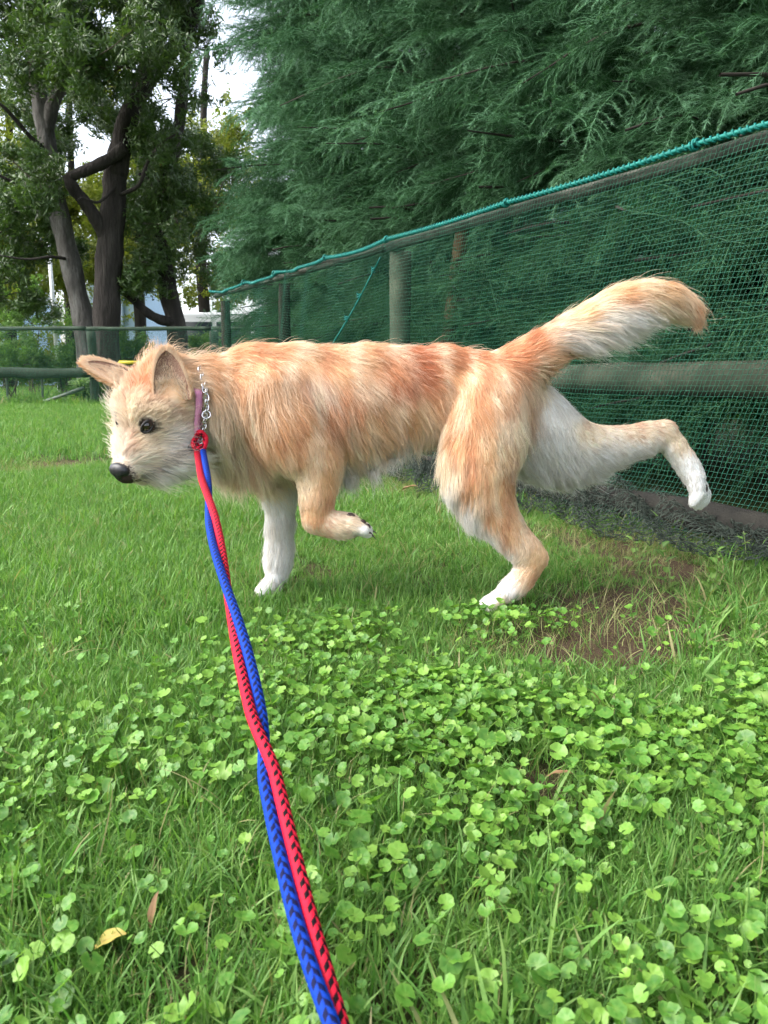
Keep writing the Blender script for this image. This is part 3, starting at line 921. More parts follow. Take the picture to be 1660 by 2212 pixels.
# slim dark tree with a low sweeping branch
t3 = empty('slim_tree', at_depth(388, 866, 15.6) * [1, 1, 0])
tag(t3, 'slimmer dark tree with a low sweeping branch, nearest the end of the net fence', 'tree')
branch_part('trunk', [t3.location[:], *W3([(382, 720, 15.6), (366, 640, 15.6), (354, 560, 15.6), (352, 470, 15.6), (356, 400, 15.6), (374, 330, 15.6), (388, 260, 15.6), (400, 150, 15.6), (405, 20, 15.6)])], .20, .08, bark_dark, t3, 21, 16)
branch_part('limb', W3([(370, 696, 15.5), (340, 688, 15.3), (310, 668, 15.2), (282, 640, 15.1), (256, 624, 15), (236, 604, 15)]), .10, .055, bark_dark, t3, 22)
branch_part('limb', W3([(356, 430, 15.6), (330, 400, 15.5), (318, 380, 15.4), (300, 376, 15.3)]), .06, .03, bark_dark, t3, 23, 8)
crown('crown', t3, blob_area(300, 480, 420, 640, 14.6, 17, 9, .4, .7, 11, .8) + blob_area(320, 470, 200, 420, 14.5, 17, 7, .4, .7, 12, .8) + blob_area(220, 300, 560, 620, 15, 16, 2, .3, .4, 13, .6), long_leaf, 5, 115, .95, 14, .5)

# broadleaf trees beyond, the backlight put into their leaf colour
for k, (u, y, lab, areas) in enumerate([
        (20, 24, 'yellow-green backlit tree far behind the leaning grey trunk', [(-90, 130, 150, 620, 10)]),
        (300, 25, 'yellow-green backlit tree seen between the thick dark trunk and the slim tree', [(200, 360, 330, 610, 9)]),
        (440, 23, 'yellow-green backlit tree showing beside the end of the net fence', [(370, 520, 280, 600, 10)]),
        (150, 27, 'far backlit tree behind the fork of the leaning grey tree', [(90, 300, 60, 520, 12)]),
        (-160, 22, 'dark backlit tree at the far left edge beyond the fence', [(-230, 30, 200, 690, 12)])]):
    r = empty('backlit_tree', at_depth(u, 840, y) * [1, 1, 0])
    tag(r, lab, 'tree', 'backlit trees beyond the lawn')
    branch_part('trunk', [r.location[:], *W3([(u + 4, 700, y), (u - 6, 560, y), (u + 6, 420, y), (u, 250, y), (u + 8, 100, y)])], .2, .07, bark_dark, r, 30 + k)
    bl = []
    for (a, b, c, d, m) in areas: bl += blob_area(a, b, c, d, y - 1.5, y + 1.5, m, .7, 1.15, 90 + k)
    crown('crown', r, bl, backlit_leaves, 5, 120, 1.3, 100 + k, .1)

# a far belt of woodland closing the view to the left
gW = np.random.default_rng(77)
WB = [(np.array([gW.uniform(-46, -9), gW.uniform(27, 36), gW.uniform(.6, 6.5)]), gW.uniform(.9, 1.6), 1.0) for _ in range(70)]
WP = np.vstack([c + gW.normal(0, r * .55, (60, 3)) for c, r, w in WB]); WP[:, 2] = np.maximum(WP[:, 2], .05)
tag(scatter('far_woods', backlit_leaves, WP, quats(gW.normal(0, .7, (len(WP), 3)) + [0, 0, .3], gW.random(len(WP)) * 6.28), gW.uniform(1.6, 2.6, len(WP)), gW.integers(0, 5, len(WP))), 'far belt of green woodland beyond the left end of the lawn', 'woods', kind='stuff')

# shrubs beyond the far fence
for k, (u, v, y, rr, lab) in enumerate([
        (285, 770, 16.5, .55, 'bright green shrub between the dark trunks beyond the far fence'),
        (130, 780, 16.0, .6, 'green shrub left of the grey trunk beyond the far fence'),
        (20, 790, 15.5, .55, 'green shrub at the left edge beyond the far fence'),
        (60, 690, 18.5, .8, 'tall dark green shrub at far left behind the fence'),
        (440, 770, 17.0, .5, 'low green shrub beside the end of the net fence'),
        (210, 840, 14.4, .3, 'small green shrub at the foot of the dark trunk')]):
    c = at_depth(u, v, y); r = empty('shrub', (c[0], c[1], 0)); tag(r, lab, 'shrub', 'shrubs beyond the far fence')
    g = np.random.default_rng(200 + k)
    for j in range(4):
        q = np.array([c[0] + g.normal(0, rr * .3), c[1] + g.normal(0, rr * .3), c[2] * 1.0])
        branch_part('stem', [np.array([c[0] + g.normal(0, .06), c[1], 0]), (q + [c[0], c[1], 0]) / 2, q], .018, .006, twig_mat, r, j, 6)
    crown('foliage', r, [(c + g.normal(0, rr * .4, 3) * [1.2, 1, .6], rr * .65, 1) for _ in range(7)], bush_leaf, 5, 55, 1.0, 210 + k)

# ------------------------------------------------------------------ feathery conifers behind the net
needle_mat = mat_leaf('needle', (0.008, 0.042, 0.012), (0.017, 0.070, 0.020), (0.036, 0.115, 0.038), trans=0.2, rough=0.6, spec=0.12, tcol=(0.22, 0.43, 0.26))


def needles(mb_v, mb_f, mb_c, path, step, nl, g, tipc, wd=0.0018, ang=0.75):
    L = np.linalg.norm(np.diff(path, axis=0), axis=1).sum()
    n = max(4, int(L / step))
    q = np.linspace(0, len(path) - 1.001, n); i = q.astype(int); f = (q - i)[:, None]
    p = path[i] * (1 - f) + path[i + 1] * f
    t = unit(path[i + 1] - path[i])
    r = unit(np.cross(t, g.normal(0, 1, (n, 3))))
    an = ang * g.uniform(.7, 1.3, n)[:, None]
    d = t * np.cos(an) + r * np.sin(an)
    ln = nl * g.uniform(.7, 1.2, n)[:, None]
    frac = np.linspace(0, 1, n)
    ln = ln * np.where(frac > .9, .7, 1)[:, None]
    s = unit(np.cross(d, g.normal(0, 1, (n, 3)))) * wd / 2
    b = sum(len(x) for x in mb_v)
    V = np.stack([p - s, p + s, p + d * ln + np.array([0, 0, -.1]) * ln], 1).reshape(-1, 3)
    mb_v.append(V); mb_f.append(np.arange(3 * n).reshape(-1, 3) + b)
    c = np.clip(tipc * np.clip((frac - .1) / .9, 0, 1) ** (.6 if tipc > .8 else 1.5), 0, 1)
    C = np.stack([np.full(n, g.random() * .25), c, np.zeros(n)], -1)
    mb_c.append(np.repeat(C, 3, 0) * np.tile([[1, .7, 1], [1, .7, 1], [1, 1, 1]], (n, 1)))


def spray(seed, L, nside, tipc, flat=True):
    g = np.random.default_rng(seed)
    mv, mf, mc = [], [], []
    main = spline([(0, 0, 0), (g.normal(0, .02), 0, L * .35), (g.normal(0, .03) + .03, g.normal(0, .02), L * .7), (.06 + g.normal(0, .03), g.normal(0, .03), L)], 14)
    needles(mv, mf, mc, main[3:], .0022, .026, g, tipc)
    stems = [(main, .0022)]
    for k in range(nside):
        f = .12 + .78 * k / nside
        p = main[int(f * 13)]
        sd_ = (1 if k % 2 else -1)
        a = g.normal(0, .35)
        d = np.array([-.1 + g.normal(0, .12), sd_ * math.cos(a), sd_ * math.sin(a) * .4 + 0.0])
        dd = unit(d * .8 + np.array([0, 0, .75]))
        l_ = L * .42 * (1 - .6 * f) * g.uniform(.7, 1.25)
        q = np.array([p, p + dd * l_ * .55, p + dd * l_ + np.array([.25 * l_, 0, 0])])
        pth = spline(q, 7)
        needles(mv, mf, mc, pth, .0028, .023, g, tipc * .9)
        stems.append((pth, .0012))
    b = sum(len(x) for x in mv)
    V = [np.vstack(mv)]; F = [np.vstack(mf)]; C = [np.vstack(mc)]
    for pth, r in stems:
        v, f, _ = tube_arrays(pth[::2] if len(pth) > 7 else pth[::3], r, 3, False)
        F.append(np.vstack([f[:, [0, 1, 2]], f[:, [0, 2, 3]]]) + b); V.append(v); C.append(np.tile([[.55, .35, 0]], (len(v), 1))); b += len(v)
    me = np_mesh('needle_spray', np.vstack(V), np.vstack(F), smooth=False)
    color_attr(me, np.vstack(C)); me.materials.append(needle_mat)
    return me


sprays = protos('needle_spray', [spray(700, .42, 16, .25), spray(701, .36, 14, .3), spray(702, .46, 18, .2), spray(703, .34, 13, .35), spray(704, .5, 14, .95), spray(705, .4, 9, 1.0)])
cedar_bark = mat_noise('conifer_bark', [(0.3, (0.03, 0.022, 0.016)), (0.7, (0.10, 0.075, 0.055))], scale=9, rough=0.95, bump=1.0, bscale=25, stretch=(1, 1, .3), dist=.04)


cedar_twig = mat_plain('conifer_twig', (0.03, 0.024, 0.018), rough=.95)


def conifer(pos, hgt, reach, label, seed, nbr, per, zlow=0.35, front=None, dens=1.0):
    g = np.random.default_rng(seed)
    r = empty('conifer', (pos[0], pos[1], 0)); tag(r, label, 'conifer', 'feathery conifers behind the net fence')
    base = np.array([pos[0], pos[1], 0.0])
    tr_ = spline([base + [0, 0, -.1], base + [g.normal(0, .05), g.normal(0, .05), hgt * .5], base + [g.normal(0, .1), 0, hgt]], 16)
    mb = MB(); mb.tube(tr_, np.linspace(.15, .03, 16), 12, rough=.08, seed=seed); link('trunk', mb.mesh('trunk'), cedar_bark, r)
    br = MB(); P, Dn, S, I = [], [], [], []
    fa = math.atan2(front[1], front[0]) if front is not None else -math.pi / 2
    for k in range(nbr):
        z = zlow + (hgt - zlow) * ((k + g.random()) / nbr) ** 1.35
        a = fa + g.normal(0, 1.0)
        L = reach * (1 - .62 * z / hgt) * g.uniform(.7, 1.2)
        d = np.array([math.cos(a), math.sin(a), 0]); s = np.array([-d[1], d[0], 0])
        up = g.uniform(.05, .35)
        o = np.array([np.interp(z, tr_[:, 2], tr_[:, 0]), np.interp(z, tr_[:, 2], tr_[:, 1]), z])
        pts = spline([o, o + d * L * .35 + [0, 0, up * L * .35], o + d * L * .75 + s * g.normal(0, .1) * L + [0, 0, up * L * .4], o + d * L + s * g.normal(0, .2) * L + [0, 0, up * L * .12]], 12)
        inside = fence_side(pts[:, :2]) < (-.06 if z < 1.5 else .3)
        pts_b = pts[:max(3, int(inside.argmin()) if not inside.all() else 12)]
        v, f, _ = tube_arrays(pts_b, np.linspace(.015, .003, 12)[:len(pts_b)], 5, False); br.add(v, list(f))
        m = int(per * L / reach * g.uniform(.8, 1.2)) + 4
        t = g.uniform(.22, 1.0, m) ** .8
        q = t * 10.99; i = q.astype(int); f_ = (q - i)[:, None]
        p = pts[i] * (1 - f_) + pts[i + 1] * f_
        tg = unit(pts[i + 1] - pts[i])
        sg = np.where(g.random(m) < .5, -1, 1)[:, None]
        dd = unit(tg * g.uniform(.5, 1.1, (m, 1)) + s * sg * g.uniform(.2, .95, (m, 1)) + np.stack([np.zeros(m), np.zeros(m), g.uniform(-.55, .25, m)], -1))
        tipm = t > .9
        dd[tipm] = unit(tg[tipm] + g.normal(0, .2, (tipm.sum(), 3)))
        P.append(p); Dn.append(dd); S.append(g.uniform(.85, 1.4, m) * (1.0 - .25 * (t < .4)))
        ii = g.integers(0, 4, m); lite = (t > .72) & (g.random(m) < .34); ii[lite] = g.integers(4, 6, lite.sum())
        ii = np.where(p[:, 2] < 1.4, ii % 4, ii)  # low sprays use only dark variants: shade behind the net put into colour
        I.append(ii)
    tag(link('branches', br.mesh('branches'), cedar_twig, r), kind='stuff')
    P, Dn, S, I = np.vstack(P), np.vstack(Dn), np.concatenate(S), np.concatenate(I)
    tip = P + Dn * (0.42 * S)[:, None]                                 # the net keeps the low shoots on its far side
    lim = np.interp(np.minimum(P[:, 2], tip[:, 2]), [0, 1.3, 1.55, 2.2, 4.0], [-.10, -.10, .02, .30, .60])
    ok = (np.maximum(fence_side(P[:, :2]), fence_side(tip[:, :2])) < lim)
    P, Dn, S, I = P[ok], Dn[ok], S[ok], I[ok]
    tw = g.normal(0, .5, len(P)) + np.arctan2(Dn[:, 1], Dn[:, 0])     # the spray's own droop side faces down
    o = scatter('foliage', sprays, P, quats(Dn, tw), S, I, r); tag(o, kind='stuff')


FRONT = np.array([FN[0], FN[1]])
rows = [(-1.2, 1.6, 7.0, 1.75, 'rightmost near conifer, reaching over the net at the right edge'),
        (0.35, 1.55, 7.5, 1.75, 'near conifer with pale drooping tips behind the net above the raised tail'),
        (1.75, 1.6, 7.8, 1.8, 'near conifer with arching pale shoots behind the net above the dog\'s hips'),
        (3.2, 1.6, 8.0, 1.9, 'near conifer behind the net post above the dog\'s back'),
        (4.8, 1.75, 8.4, 2.0, 'near conifer behind the far part of the net above the dog\'s shoulders'),
        (6.3, 1.9, 8.8, 1.5, 'leftmost near conifer rising behind the end of the net fence')]
for k, (s, o, h_, rc, lab) in enumerate(rows):
    conifer(fpos(s, 0, -o)[:2], h_, rc, lab, 800 + k, 135, 34, front=FRONT)
back = [(-2.2, 3.2, 'dark conifer deep behind the net beyond the right edge'), (-0.3, 3.0, 'dark conifer deep behind the right part of the net'), (0.5, 2.2, 'dark conifer close behind the right part of the net'), (-1.3, 2.4, 'dark conifer close behind the net at the right edge'), (1.3, 3.3, 'dark conifer deep behind the net above the raised tail'), (2.9, 3.1, 'dark conifer deep behind the leaning stake'), (4.5, 3.4, 'dark conifer deep behind the far part of the net'), (6.6, 4.0, 'dark conifer deep behind the end of the net fence'), (8.4, 3.2, 'dark conifer behind the leftmost one, showing past its left side')]
for k, (s, o, lab) in enumerate(back):
    conifer(fpos(s, 0, -o)[:2], 10.0, 1.75 if s > 8 else 2.4, lab, 850 + k, 95, 34, zlow=.3, front=FRONT)

# ------------------------------------------------------------------ things beyond the far fence
def box_part(name, c, size, mat, parent, bev=0.0):
    bm = bmesh.new(); bmesh.ops.create_cube(bm, size=1.0)
    for v in bm.verts: v.co = Vector((v.co.x * size[0], v.co.y * size[1], v.co.z * size[2]))
    if bev: bmesh.ops.bevel(bm, geom=bm.edges[:] , offset=bev, segments=2, affect='EDGES')
    for v in bm.verts: v.co += Vector(c)
    me = bpy.data.meshes.new(name); bm.to_mesh(me); bm.free()
    return link(name, me, mat, parent)


white_wall = mat_plain('white_wall', (0.72, 0.74, 0.76), rough=0.8, var=.05, scale=4)
blue_wall = mat_plain('pale_blue_wall', (0.42, 0.58, 0.76), rough=0.7, var=.05, scale=4)
roof_m = mat_plain('grey_roof', (0.5, 0.52, 0.54), rough=0.7, var=.1, scale=5)
glass_m = mat_plain('window_glass', (0.03, 0.04, 0.05), rough=0.1, spec=.8)
pipe_m = mat_plain('blue_grey_pipe', (0.25, 0.35, 0.48), rough=0.5)


def house(name, u0, u1, vtop, y, depth, wall, label):
    a, b = at_depth(u0, 800, y)[0], at_depth(u1, 800, y)[0]
    h_ = at_depth(u0, vtop, y)[2]
    cx, w = (a + b) / 2, b - a
    r = empty(name, (cx, y, 0)); tag(r, label, 'building')
    box_part('wall', (cx, y + depth / 2, h_ / 2), (w, depth, h_), wall, r)
    rf = MB(); e = .25
    rf.add(np.array([[a - e, y - e, h_ + .01], [b + e, y - e, h_ + .01], [b + e, y + depth + e, h_ + .01], [a - e, y + depth + e, h_ + .01], [a - e, y + depth / 2, h_ + w * .16], [b + e, y + depth / 2, h_ + w * .16],
                     [a - e, y - e, h_ - .1], [b + e, y - e, h_ - .1], [b + e, y + depth + e, h_ - .1], [a - e, y + depth + e, h_ - .1]]),
           [(0, 1, 5, 4), (2, 3, 4, 5), (0, 4, 3), (1, 2, 5), (6, 7, 1, 0), (8, 9, 3, 2), (7, 8, 2, 1), (9, 6, 0, 3), (6, 9, 8, 7)])
    link('roof', rf.mesh('roof', False), roof_m, r)
    n = max(1, int(w / 2.6))
    for k in range(n):
        wx = a + w * (k + .5) / n
        wi = box_part('window', (wx, y - .01, h_ * .55), (.95, .08, 1.0), white_wall, r)
        for s in (-1, 1): box_part('pane', (wx + s * .22, y - .045, h_ * .55), (.38, .03, .84), glass_m, wi)
    mb = MB(); px_ = a + w * .72; mb.tube([(px_, y - .08, 0), (px_, y - .08, h_ * .5), (px_, y - .08, h_ - .12)], .07, 10); link('downpipe', mb.mesh('downpipe'), pipe_m, r)
    return r


house('pale_blue_house', 205, 300, 590, 34, 5, blue_wall, 'pale blue building glimpsed between the dark trunks')
house('white_house', 165, 198, 612, 40, 5, white_wall, 'white building glimpsed between the grey trunk and the thick dark trunk')
house('low_blue_house', -160, 40, 640, 36, 5, blue_wall, 'pale blue building at the far left edge behind the fence')

# white van parked beyond the fence
def van():
    y = 18.6
    x0 = at_depth(372, 700, y)[0]; L = 3.4; Hh = 1.98
    r = empty('van', (x0 + L / 2, y + .75, 0)); tag(r, 'white van parked beyond the end of the net fence', 'van')
    paint = mat_plain('white_paint', (0.78, 0.79, 0.8), rough=0.25, var=.02, coat=.5, bump=0)
    prof = np.array([(0, .35), (0, 1.2), (.06, 1.75), (.2, Hh), (2.35, Hh), (2.62, 1.88), (3.1, 1.15), (3.36, .98), (3.4, .35)])
    V = np.vstack([np.column_stack([x0 + prof[:, 0], np.full(9, y + yy), prof[:, 1]]) for yy in (0, 1.48)])
    F = [tuple(range(9)), tuple(range(17, 8, -1))] + [(k, k + 9, (k + 1) % 9 + 9, (k + 1) % 9) for k in range(9)]
    mb = MB(); mb.add(V, F); b_ = link('body', mb.mesh('body', False), paint, r)
    bv = b_.modifiers.new('bevel', 'BEVEL'); bv.width = .06; bv.segments = 3
    trim = mat_plain('black_rubber', (0.02, 0.02, 0.02), rough=.8)
    for a, b in ((.25, .95), (1.05, 1.85)):
        box_part('window', (x0 + (a + b) / 2, y - .004, 1.5), (b - a, .02, .52), glass_m, r, .008)
    mb = MB(); mb.add([(x0 + 1.95, y - .012, 1.24), (x0 + 2.85, y - .012, 1.24), (x0 + 2.52, y - .012, 1.76), (x0 + 1.95, y - .012, 1.76), (x0 + 1.95, y + .02, 1.24), (x0 + 2.85, y + .02, 1.24), (x0 + 2.52, y + .02, 1.76), (x0 + 1.95, y + .02, 1.76)],
                      [(0, 1, 2, 3), (7, 6, 5, 4), (0, 4, 5, 1), (1, 5, 6, 2), (2, 6, 7, 3), (3, 7, 4, 0)]); link('window', mb.mesh('window', False), glass_m, r)
    mb = MB(); mb.add([(x0 + 2.665, y + .1, 1.84), (x0 + 2.665, y + 1.38, 1.84), (x0 + 3.115, y + 1.42, 1.17), (x0 + 3.115, y + .06, 1.17)], [(0, 1, 2, 3)]); link('windscreen', mb.mesh('windscreen', False), glass_m, r)
    for wx in (.62, 2.75):
        for wy in (.06, 1.42):
            a = np.array([x0 + wx, y + wy - .09, .29]); mb = MB(); mb.tube([a, a + [0, .09, 0], a + [0, .18, 0]], .28, 24); w = link('wheel', mb.mesh('wheel', False), trim, r)
            mb = MB(); mb.tube([a + [0, -.012, 0], a + [0, .05, 0], a + [0, .1, 0]], .17, 20); link('rim', mb.mesh('rim', False), paint, w)
    box_part('headlight', (x0 + 3.36, y + .2, .82), (.09, .3, .16), mat_plain('lamp_glass', (.7, .7, .68), rough=.1), r, .02)
    box_part('tail_light', (x0 + .02, y + .12, .95), (.08, .16, .4), mat_plain('red_lamp', (.35, .02, .02), rough=.2), r, .02)
    box_part('bumper', (x0 + 1.7, y + .74, .36), (3.5, 1.5, .14), trim, r, .03)


van()
# yellow barrier rail and a white pole
yr = empty('barrier', at_depth(285, 860, 14.2) * [1, 1, 0]); tag(yr, 'low bar barrier painted yellow beyond the far fence, above the dog\'s head', 'barrier')
ym = mat_plain('yellow_paint', (0.75, 0.6, 0.03), rough=.5)
p0, p1 = at_depth(258, 783, 14.2), at_depth(305, 783, 14.2)
mb = MB(); mb.tube([p0, (p0 + p1) / 2, p1], .035, 10); link('bar', mb.mesh('bar'), ym, yr)
for p in (p0, p1):
    mb = MB(); mb.tube([p * [1, 1, 0], p * [1, 1, .5], p], .03, 10); link('leg', mb.mesh('leg'), ym, yr)
wp = at_depth(104, 505, 19.0)
mb = MB(); mb.tube([wp * [1, 1, 0], wp * [1, 1, .6], wp], .045, 12)
tag(link('white_pole', mb.mesh('white_pole'), white_wall), 'thin white pole standing behind the leaning grey tree', 'pole')
# ------------------------------------------------------------------ the dog
Y0 = 1.83                     # distance of the dog's midline from the camera
PX = 1.85 / FPX               # metres per frame unit at the dog


def D(u, v, off=0.0): return at_depth(u, v, Y0 + off)


def proj(p):
    """frame coordinates of world points, used only to read the coat chart drawn for this dog's side"""
    q = p - np.array([0, 0, CAM_H])
    dep = q[:, 1] * CT - q[:, 2] * ST
    up = q[:, 1] * ST + q[:, 2] * CT
    return np.stack([830 + FPX * q[:, 0] / dep, 1106 - FPX * up / dep], -1)


hF = unit([-0.34, -0.55, -0.76]); hL = np.array([0.87, -0.40, -0.10]); hL = unit(hL - hF * np.dot(hL, hF)); hU = np.cross(hF, hL)
NOSE = D(265, 1029, -0.21)
HS = 1.07
SK = NOSE - 0.182 * HS * hF + 0.012 * hU


def H(f, l, u): return SK + HS * (f * hF + l * hL + u * hU)


TORSO, HEAD, NF, FF, NH, FH, TAIL, EAR = range(8)
BONES = []       # a, b, ra, rb, group, blend, y-squash


def bone(pts, grp, k=0.03, ys=1.0):
    pts = [(np.asarray(p[0], float), p[1]) for p in pts]
    for (a, ra), (b, rb) in zip(pts[:-1], pts[1:]):
        BONES.append((a, b, ra, rb, grp, k, ys))


def chain(rows, grp, k=0.03, ys=1.0):
    if len(rows) > 2 and grp in (NF, FF, NH, FH, TAIL):
        rows = spline(rows, 2 * len(rows) - 1 if grp != TAIL else 20)
    bone([(D(u, v, o), r * PX) for u, v, o, r in rows], grp, k, ys)


chain([(500, 898, 0, 92), (560, 888, 0, 116), (650, 890, 0, 124), (760, 882, 0, 114), (860, 862, 0, 92),
       (950, 856, 0, 82), (1040, 860, 0, 80), (1100, 862, 0, 72)], TORSO, 0.03, 1.32)
chain([(545, 865, 0.0, 98), (470, 872, -0.035, 84)], TORSO, 0.04, 1.12)
bone([(D(470, 872, -0.035), 84 * PX), (SK - 0.035 * hF - 0.005 * hU, 0.066)], TORSO, 0.03)
# withers and loin muscle
chain([(540, 800, 0, 42), (640, 792, 0, 36), (800, 792, 0, 36), (960, 795, 0, 36), (1080, 808, 0, 36)], TORSO, 0.035)
# breastbone
chain([(480, 950, 0, 45), (580, 985, 0, 40), (720, 985, 0, 36)], TORSO, 0.04)
# head
bone([(H(-0.02, 0, 0.0), 0.075), (H(0.035, 0, 0.004), 0.073)], HEAD, 0.02)
for s in (-1, 1):
    bone([(H(-0.005, s * 0.036, -0.018), 0.049), (H(0.05, s * 0.03, -0.02), 0.042)], HEAD, 0.02)
    bone([(H(0.045, s * 0.034, 0.034), 0.026), (H(0.07, s * 0.03, 0.027), 0.021)], HEAD, 0.015)
bone([(H(-.02, .04, .02), .03), (D(378, 866, H(-0.045, 0.066, 0.05)[1] - Y0 - .006), .022)], HEAD, .02)
bone([(H(-.01, -.03, .03), .03), (D(288, 826, H(-0.045, -0.066, 0.05)[1] - Y0 - .005), .020)], HEAD, .02)
bone([(H(0.05, 0, -0.008), 0.054), (H(0.115, 0, -0.013), 0.041), (H(0.165, 0, -0.013), 0.030)], HEAD, 0.02)
bone([(H(0.03, 0, -0.04), 0.046), (H(0.12, 0, -0.042), 0.033), (H(0.15, 0, -0.036), 0.024)], HEAD, 0.012)
chain([(398, 945, -0.115, 40), (368, 982, -0.135, 37)], HEAD, 0.025)
chain([(368, 982, -0.135, 37), (330, 1008, -0.16, 29)], HEAD, 0.025)
# near front leg, lifted
chain([(585, 870, -0.06, 72), (640, 950, -0.075, 66), (686, 1000, -0.085, 40), (686, 1060, -0.092, 29),
       (683, 1122, -0.097, 26)], NF, 0.03)
chain([(683, 1124, -0.097, 26), (725, 1134, -0.095, 25), (755, 1136, -0.092, 25)], NF, 0.012)
for du, dv, do in ((24, 10, -0.016), (30, 16, -0.005), (30, 8, 0.007), (22, 2, 0.016)):
    chain([(760, 1134, -0.092 + do, 15), (764 + du, 1136 + dv, -0.092 + do * 1.3, 11)], NF, 0.008)
# far front leg, standing
chain([(600, 930, 0.06, 66), (606, 1010, 0.07, 40), (606, 1080, 0.072, 28), (603, 1180, 0.07, 23), (598, 1240, 0.055, 23)], FF, 0.03)
for l in (-0.021, -0.007, 0.008, 0.021):
    a = D(590, 1258, 0.045 + l * 0.7); b = a + np.array([-0.034 + abs(l) * 0.4, l * 0.6 - 0.01, 0]); b[2] = 0.014
    bone([(a, 0.019), (b, 0.0135)], FF, 0.01)
# near hind leg, standing
chain([(1060, 870, -0.025, 74), (1045, 960, -0.055, 78), (1034, 1040, -0.078, 62), (1075, 1120, -0.088, 38), (1125, 1180, -0.088, 27),
       (1152, 1208, -0.086, 25)], NH, 0.03)
chain([(1128, 1190, -0.086, 18), (1166, 1205, -0.086, 17)], NH, 0.012)
chain([(1152, 1208, -0.086, 25), (1128, 1250, -0.086, 23), (1098, 1278, -0.086, 23)], NH, 0.014)
for l in (-0.021, -0.007, 0.008, 0.021):
    a = D(1092, 1284, -0.086 + l * 0.8); b = a + np.array([-0.05 + abs(l) * 0.4, l * 0.5, 0]); b[2] = 0.0145
    bone([(a, 0.019), (b, 0.0135)], NH, 0.01)
# far hind leg, kicked back
chain([(1090, 880, 0.05, 80), (1150, 930, 0.075, 86), (1215, 968, 0.095, 68), (1290, 972, 0.115, 46), (1370, 955, 0.13, 31),
       (1436, 938, 0.135, 26)], FH, 0.035)
chain([(1395, 928, 0.13, 14), (1440, 926, 0.135, 18)], FH, 0.012)
chain([(1436, 938, 0.135, 27), (1475, 990, 0.13, 24), (1500, 1030, 0.125, 25)], FH, 0.014)
for l in (-0.02, -0.007, 0.007, 0.02):
    chain([(1500, 1032, 0.125 + l * 0.8, 18), (1513 + l * 350, 1068, 0.122 + l, 15), (1508 + l * 600, 1097 - abs(l) * 450, 0.12 + l, 9)], FH, 0.007)
# tail
chain([(1085, 830, 0, 52), (1140, 782, 0, 40), (1195, 742, 0.01, 30), (1265, 704, 0.02, 33), (1345, 664, 0.03, 37), (1425, 646, 0.04, 28), (1475, 658, 0.045, 15), (1503, 680, 0.045, 5)], TAIL, 0.03)

BA = [np.array([b[i] for b in BONES]) for i in range(7)]


def bone_dist(p):
    """distances from points p (N,3) to every bone -> (N,B)"""
    out = np.empty((len(p), len(BONES)))
    for i, (a, b, ra, rb, g, k, ys) in enumerate(BONES):
        q = p.copy(); A = a.copy(); Bv = b.copy()
        if ys != 1.0:
            for w in (q, A[None], Bv[None]): w[:, 1] *= ys
        ba = Bv - A
        t = np.clip((q - A) @ ba / np.dot(ba, ba), 0, 1)
        out[:, i] = np.linalg.norm(q - A - t[:, None] * ba, axis=1) - (ra + (rb - ra) * t)
    return out


def smin(a, b, k):
    h = np.clip(0.5 + 0.5 * (b - a) / k, 0, 1)
    return b + (a - b) * h - k * h * (1 - h)


def sdf(p):
    d = bone_dist(np.asarray(p, float))
    f = np.full(len(d), 1.0)
    for i, b in enumerate(BONES): f = smin(f, d[:, i], b[5])
    return f


def surface_nets(F, org, h):
    S = F < 0
    nx, ny, nz = F.shape
    cs = np.zeros((nx - 1, ny - 1, nz - 1), np.int8)
    for dx in (0, 1):
        for dy in (0, 1):
            for dz in (0, 1):
                cs += S[dx:nx - 1 + dx, dy:ny - 1 + dy, dz:nz - 1 + dz]
    I, J, K = np.nonzero((cs > 0) & (cs < 8))
    idx = np.full(cs.shape, -1, np.int64); idx[I, J, K] = np.arange(len(I))
    acc = np.zeros((len(I), 3)); cnt = np.zeros(len(I))
    cor = [(a, b, c) for a in (0, 1) for b in (0, 1) for c in (0, 1)]
    for a in cor:
        for b in cor:
            if sum(b) - sum(a) == 1 and all(y >= x for x, y in zip(a, b)):
                fa = F[I + a[0], J + a[1], K + a[2]]; fb = F[I + b[0], J + b[1], K + b[2]]
                m = (fa < 0) != (fb < 0)
                t = np.where(m, fa / np.where(m, fa - fb, 1), 0)
                p = np.array(a) + t[:, None] * (np.array(b) - np.array(a))
                acc[m] += p[m]; cnt[m] += 1
    V = org + h * (np.stack([I, J, K], -1) + acc / cnt[:, None])
    faces = []
    for ax in range(3):
        sl0 = [slice(None)] * 3; sl1 = [slice(None)] * 3
        sl0[ax] = slice(0, -1); sl1[ax] = slice(1, None)
        A, B = S[tuple(sl0)], S[tuple(sl1)]
        e = np.stack(np.nonzero(A != B), -1)
        o1, o2 = [(1, 2), (2, 0), (0, 1)][ax]
        ok = (e[:, o1] > 0) & (e[:, o2] > 0) & (e[:, o1] < F.shape[o1] - 1) & (e[:, o2] < F.shape[o2] - 1)
        e = e[ok]
        def c(d1, d2):
            q = e.copy(); q[:, o1] -= d1; q[:, o2] -= d2
            return idx[q[:, 0], q[:, 1], q[:, 2]]
        quad = np.stack([c(1, 1), c(0, 1), c(0, 0), c(1, 0)], -1)
        flip = ~A[e[:, 0], e[:, 1], e[:, 2]]
        quad[flip] = quad[flip][:, ::-1]
        faces.append(quad)
    f = np.vstack(faces)
    return V, f[(f >= 0).all(1)]


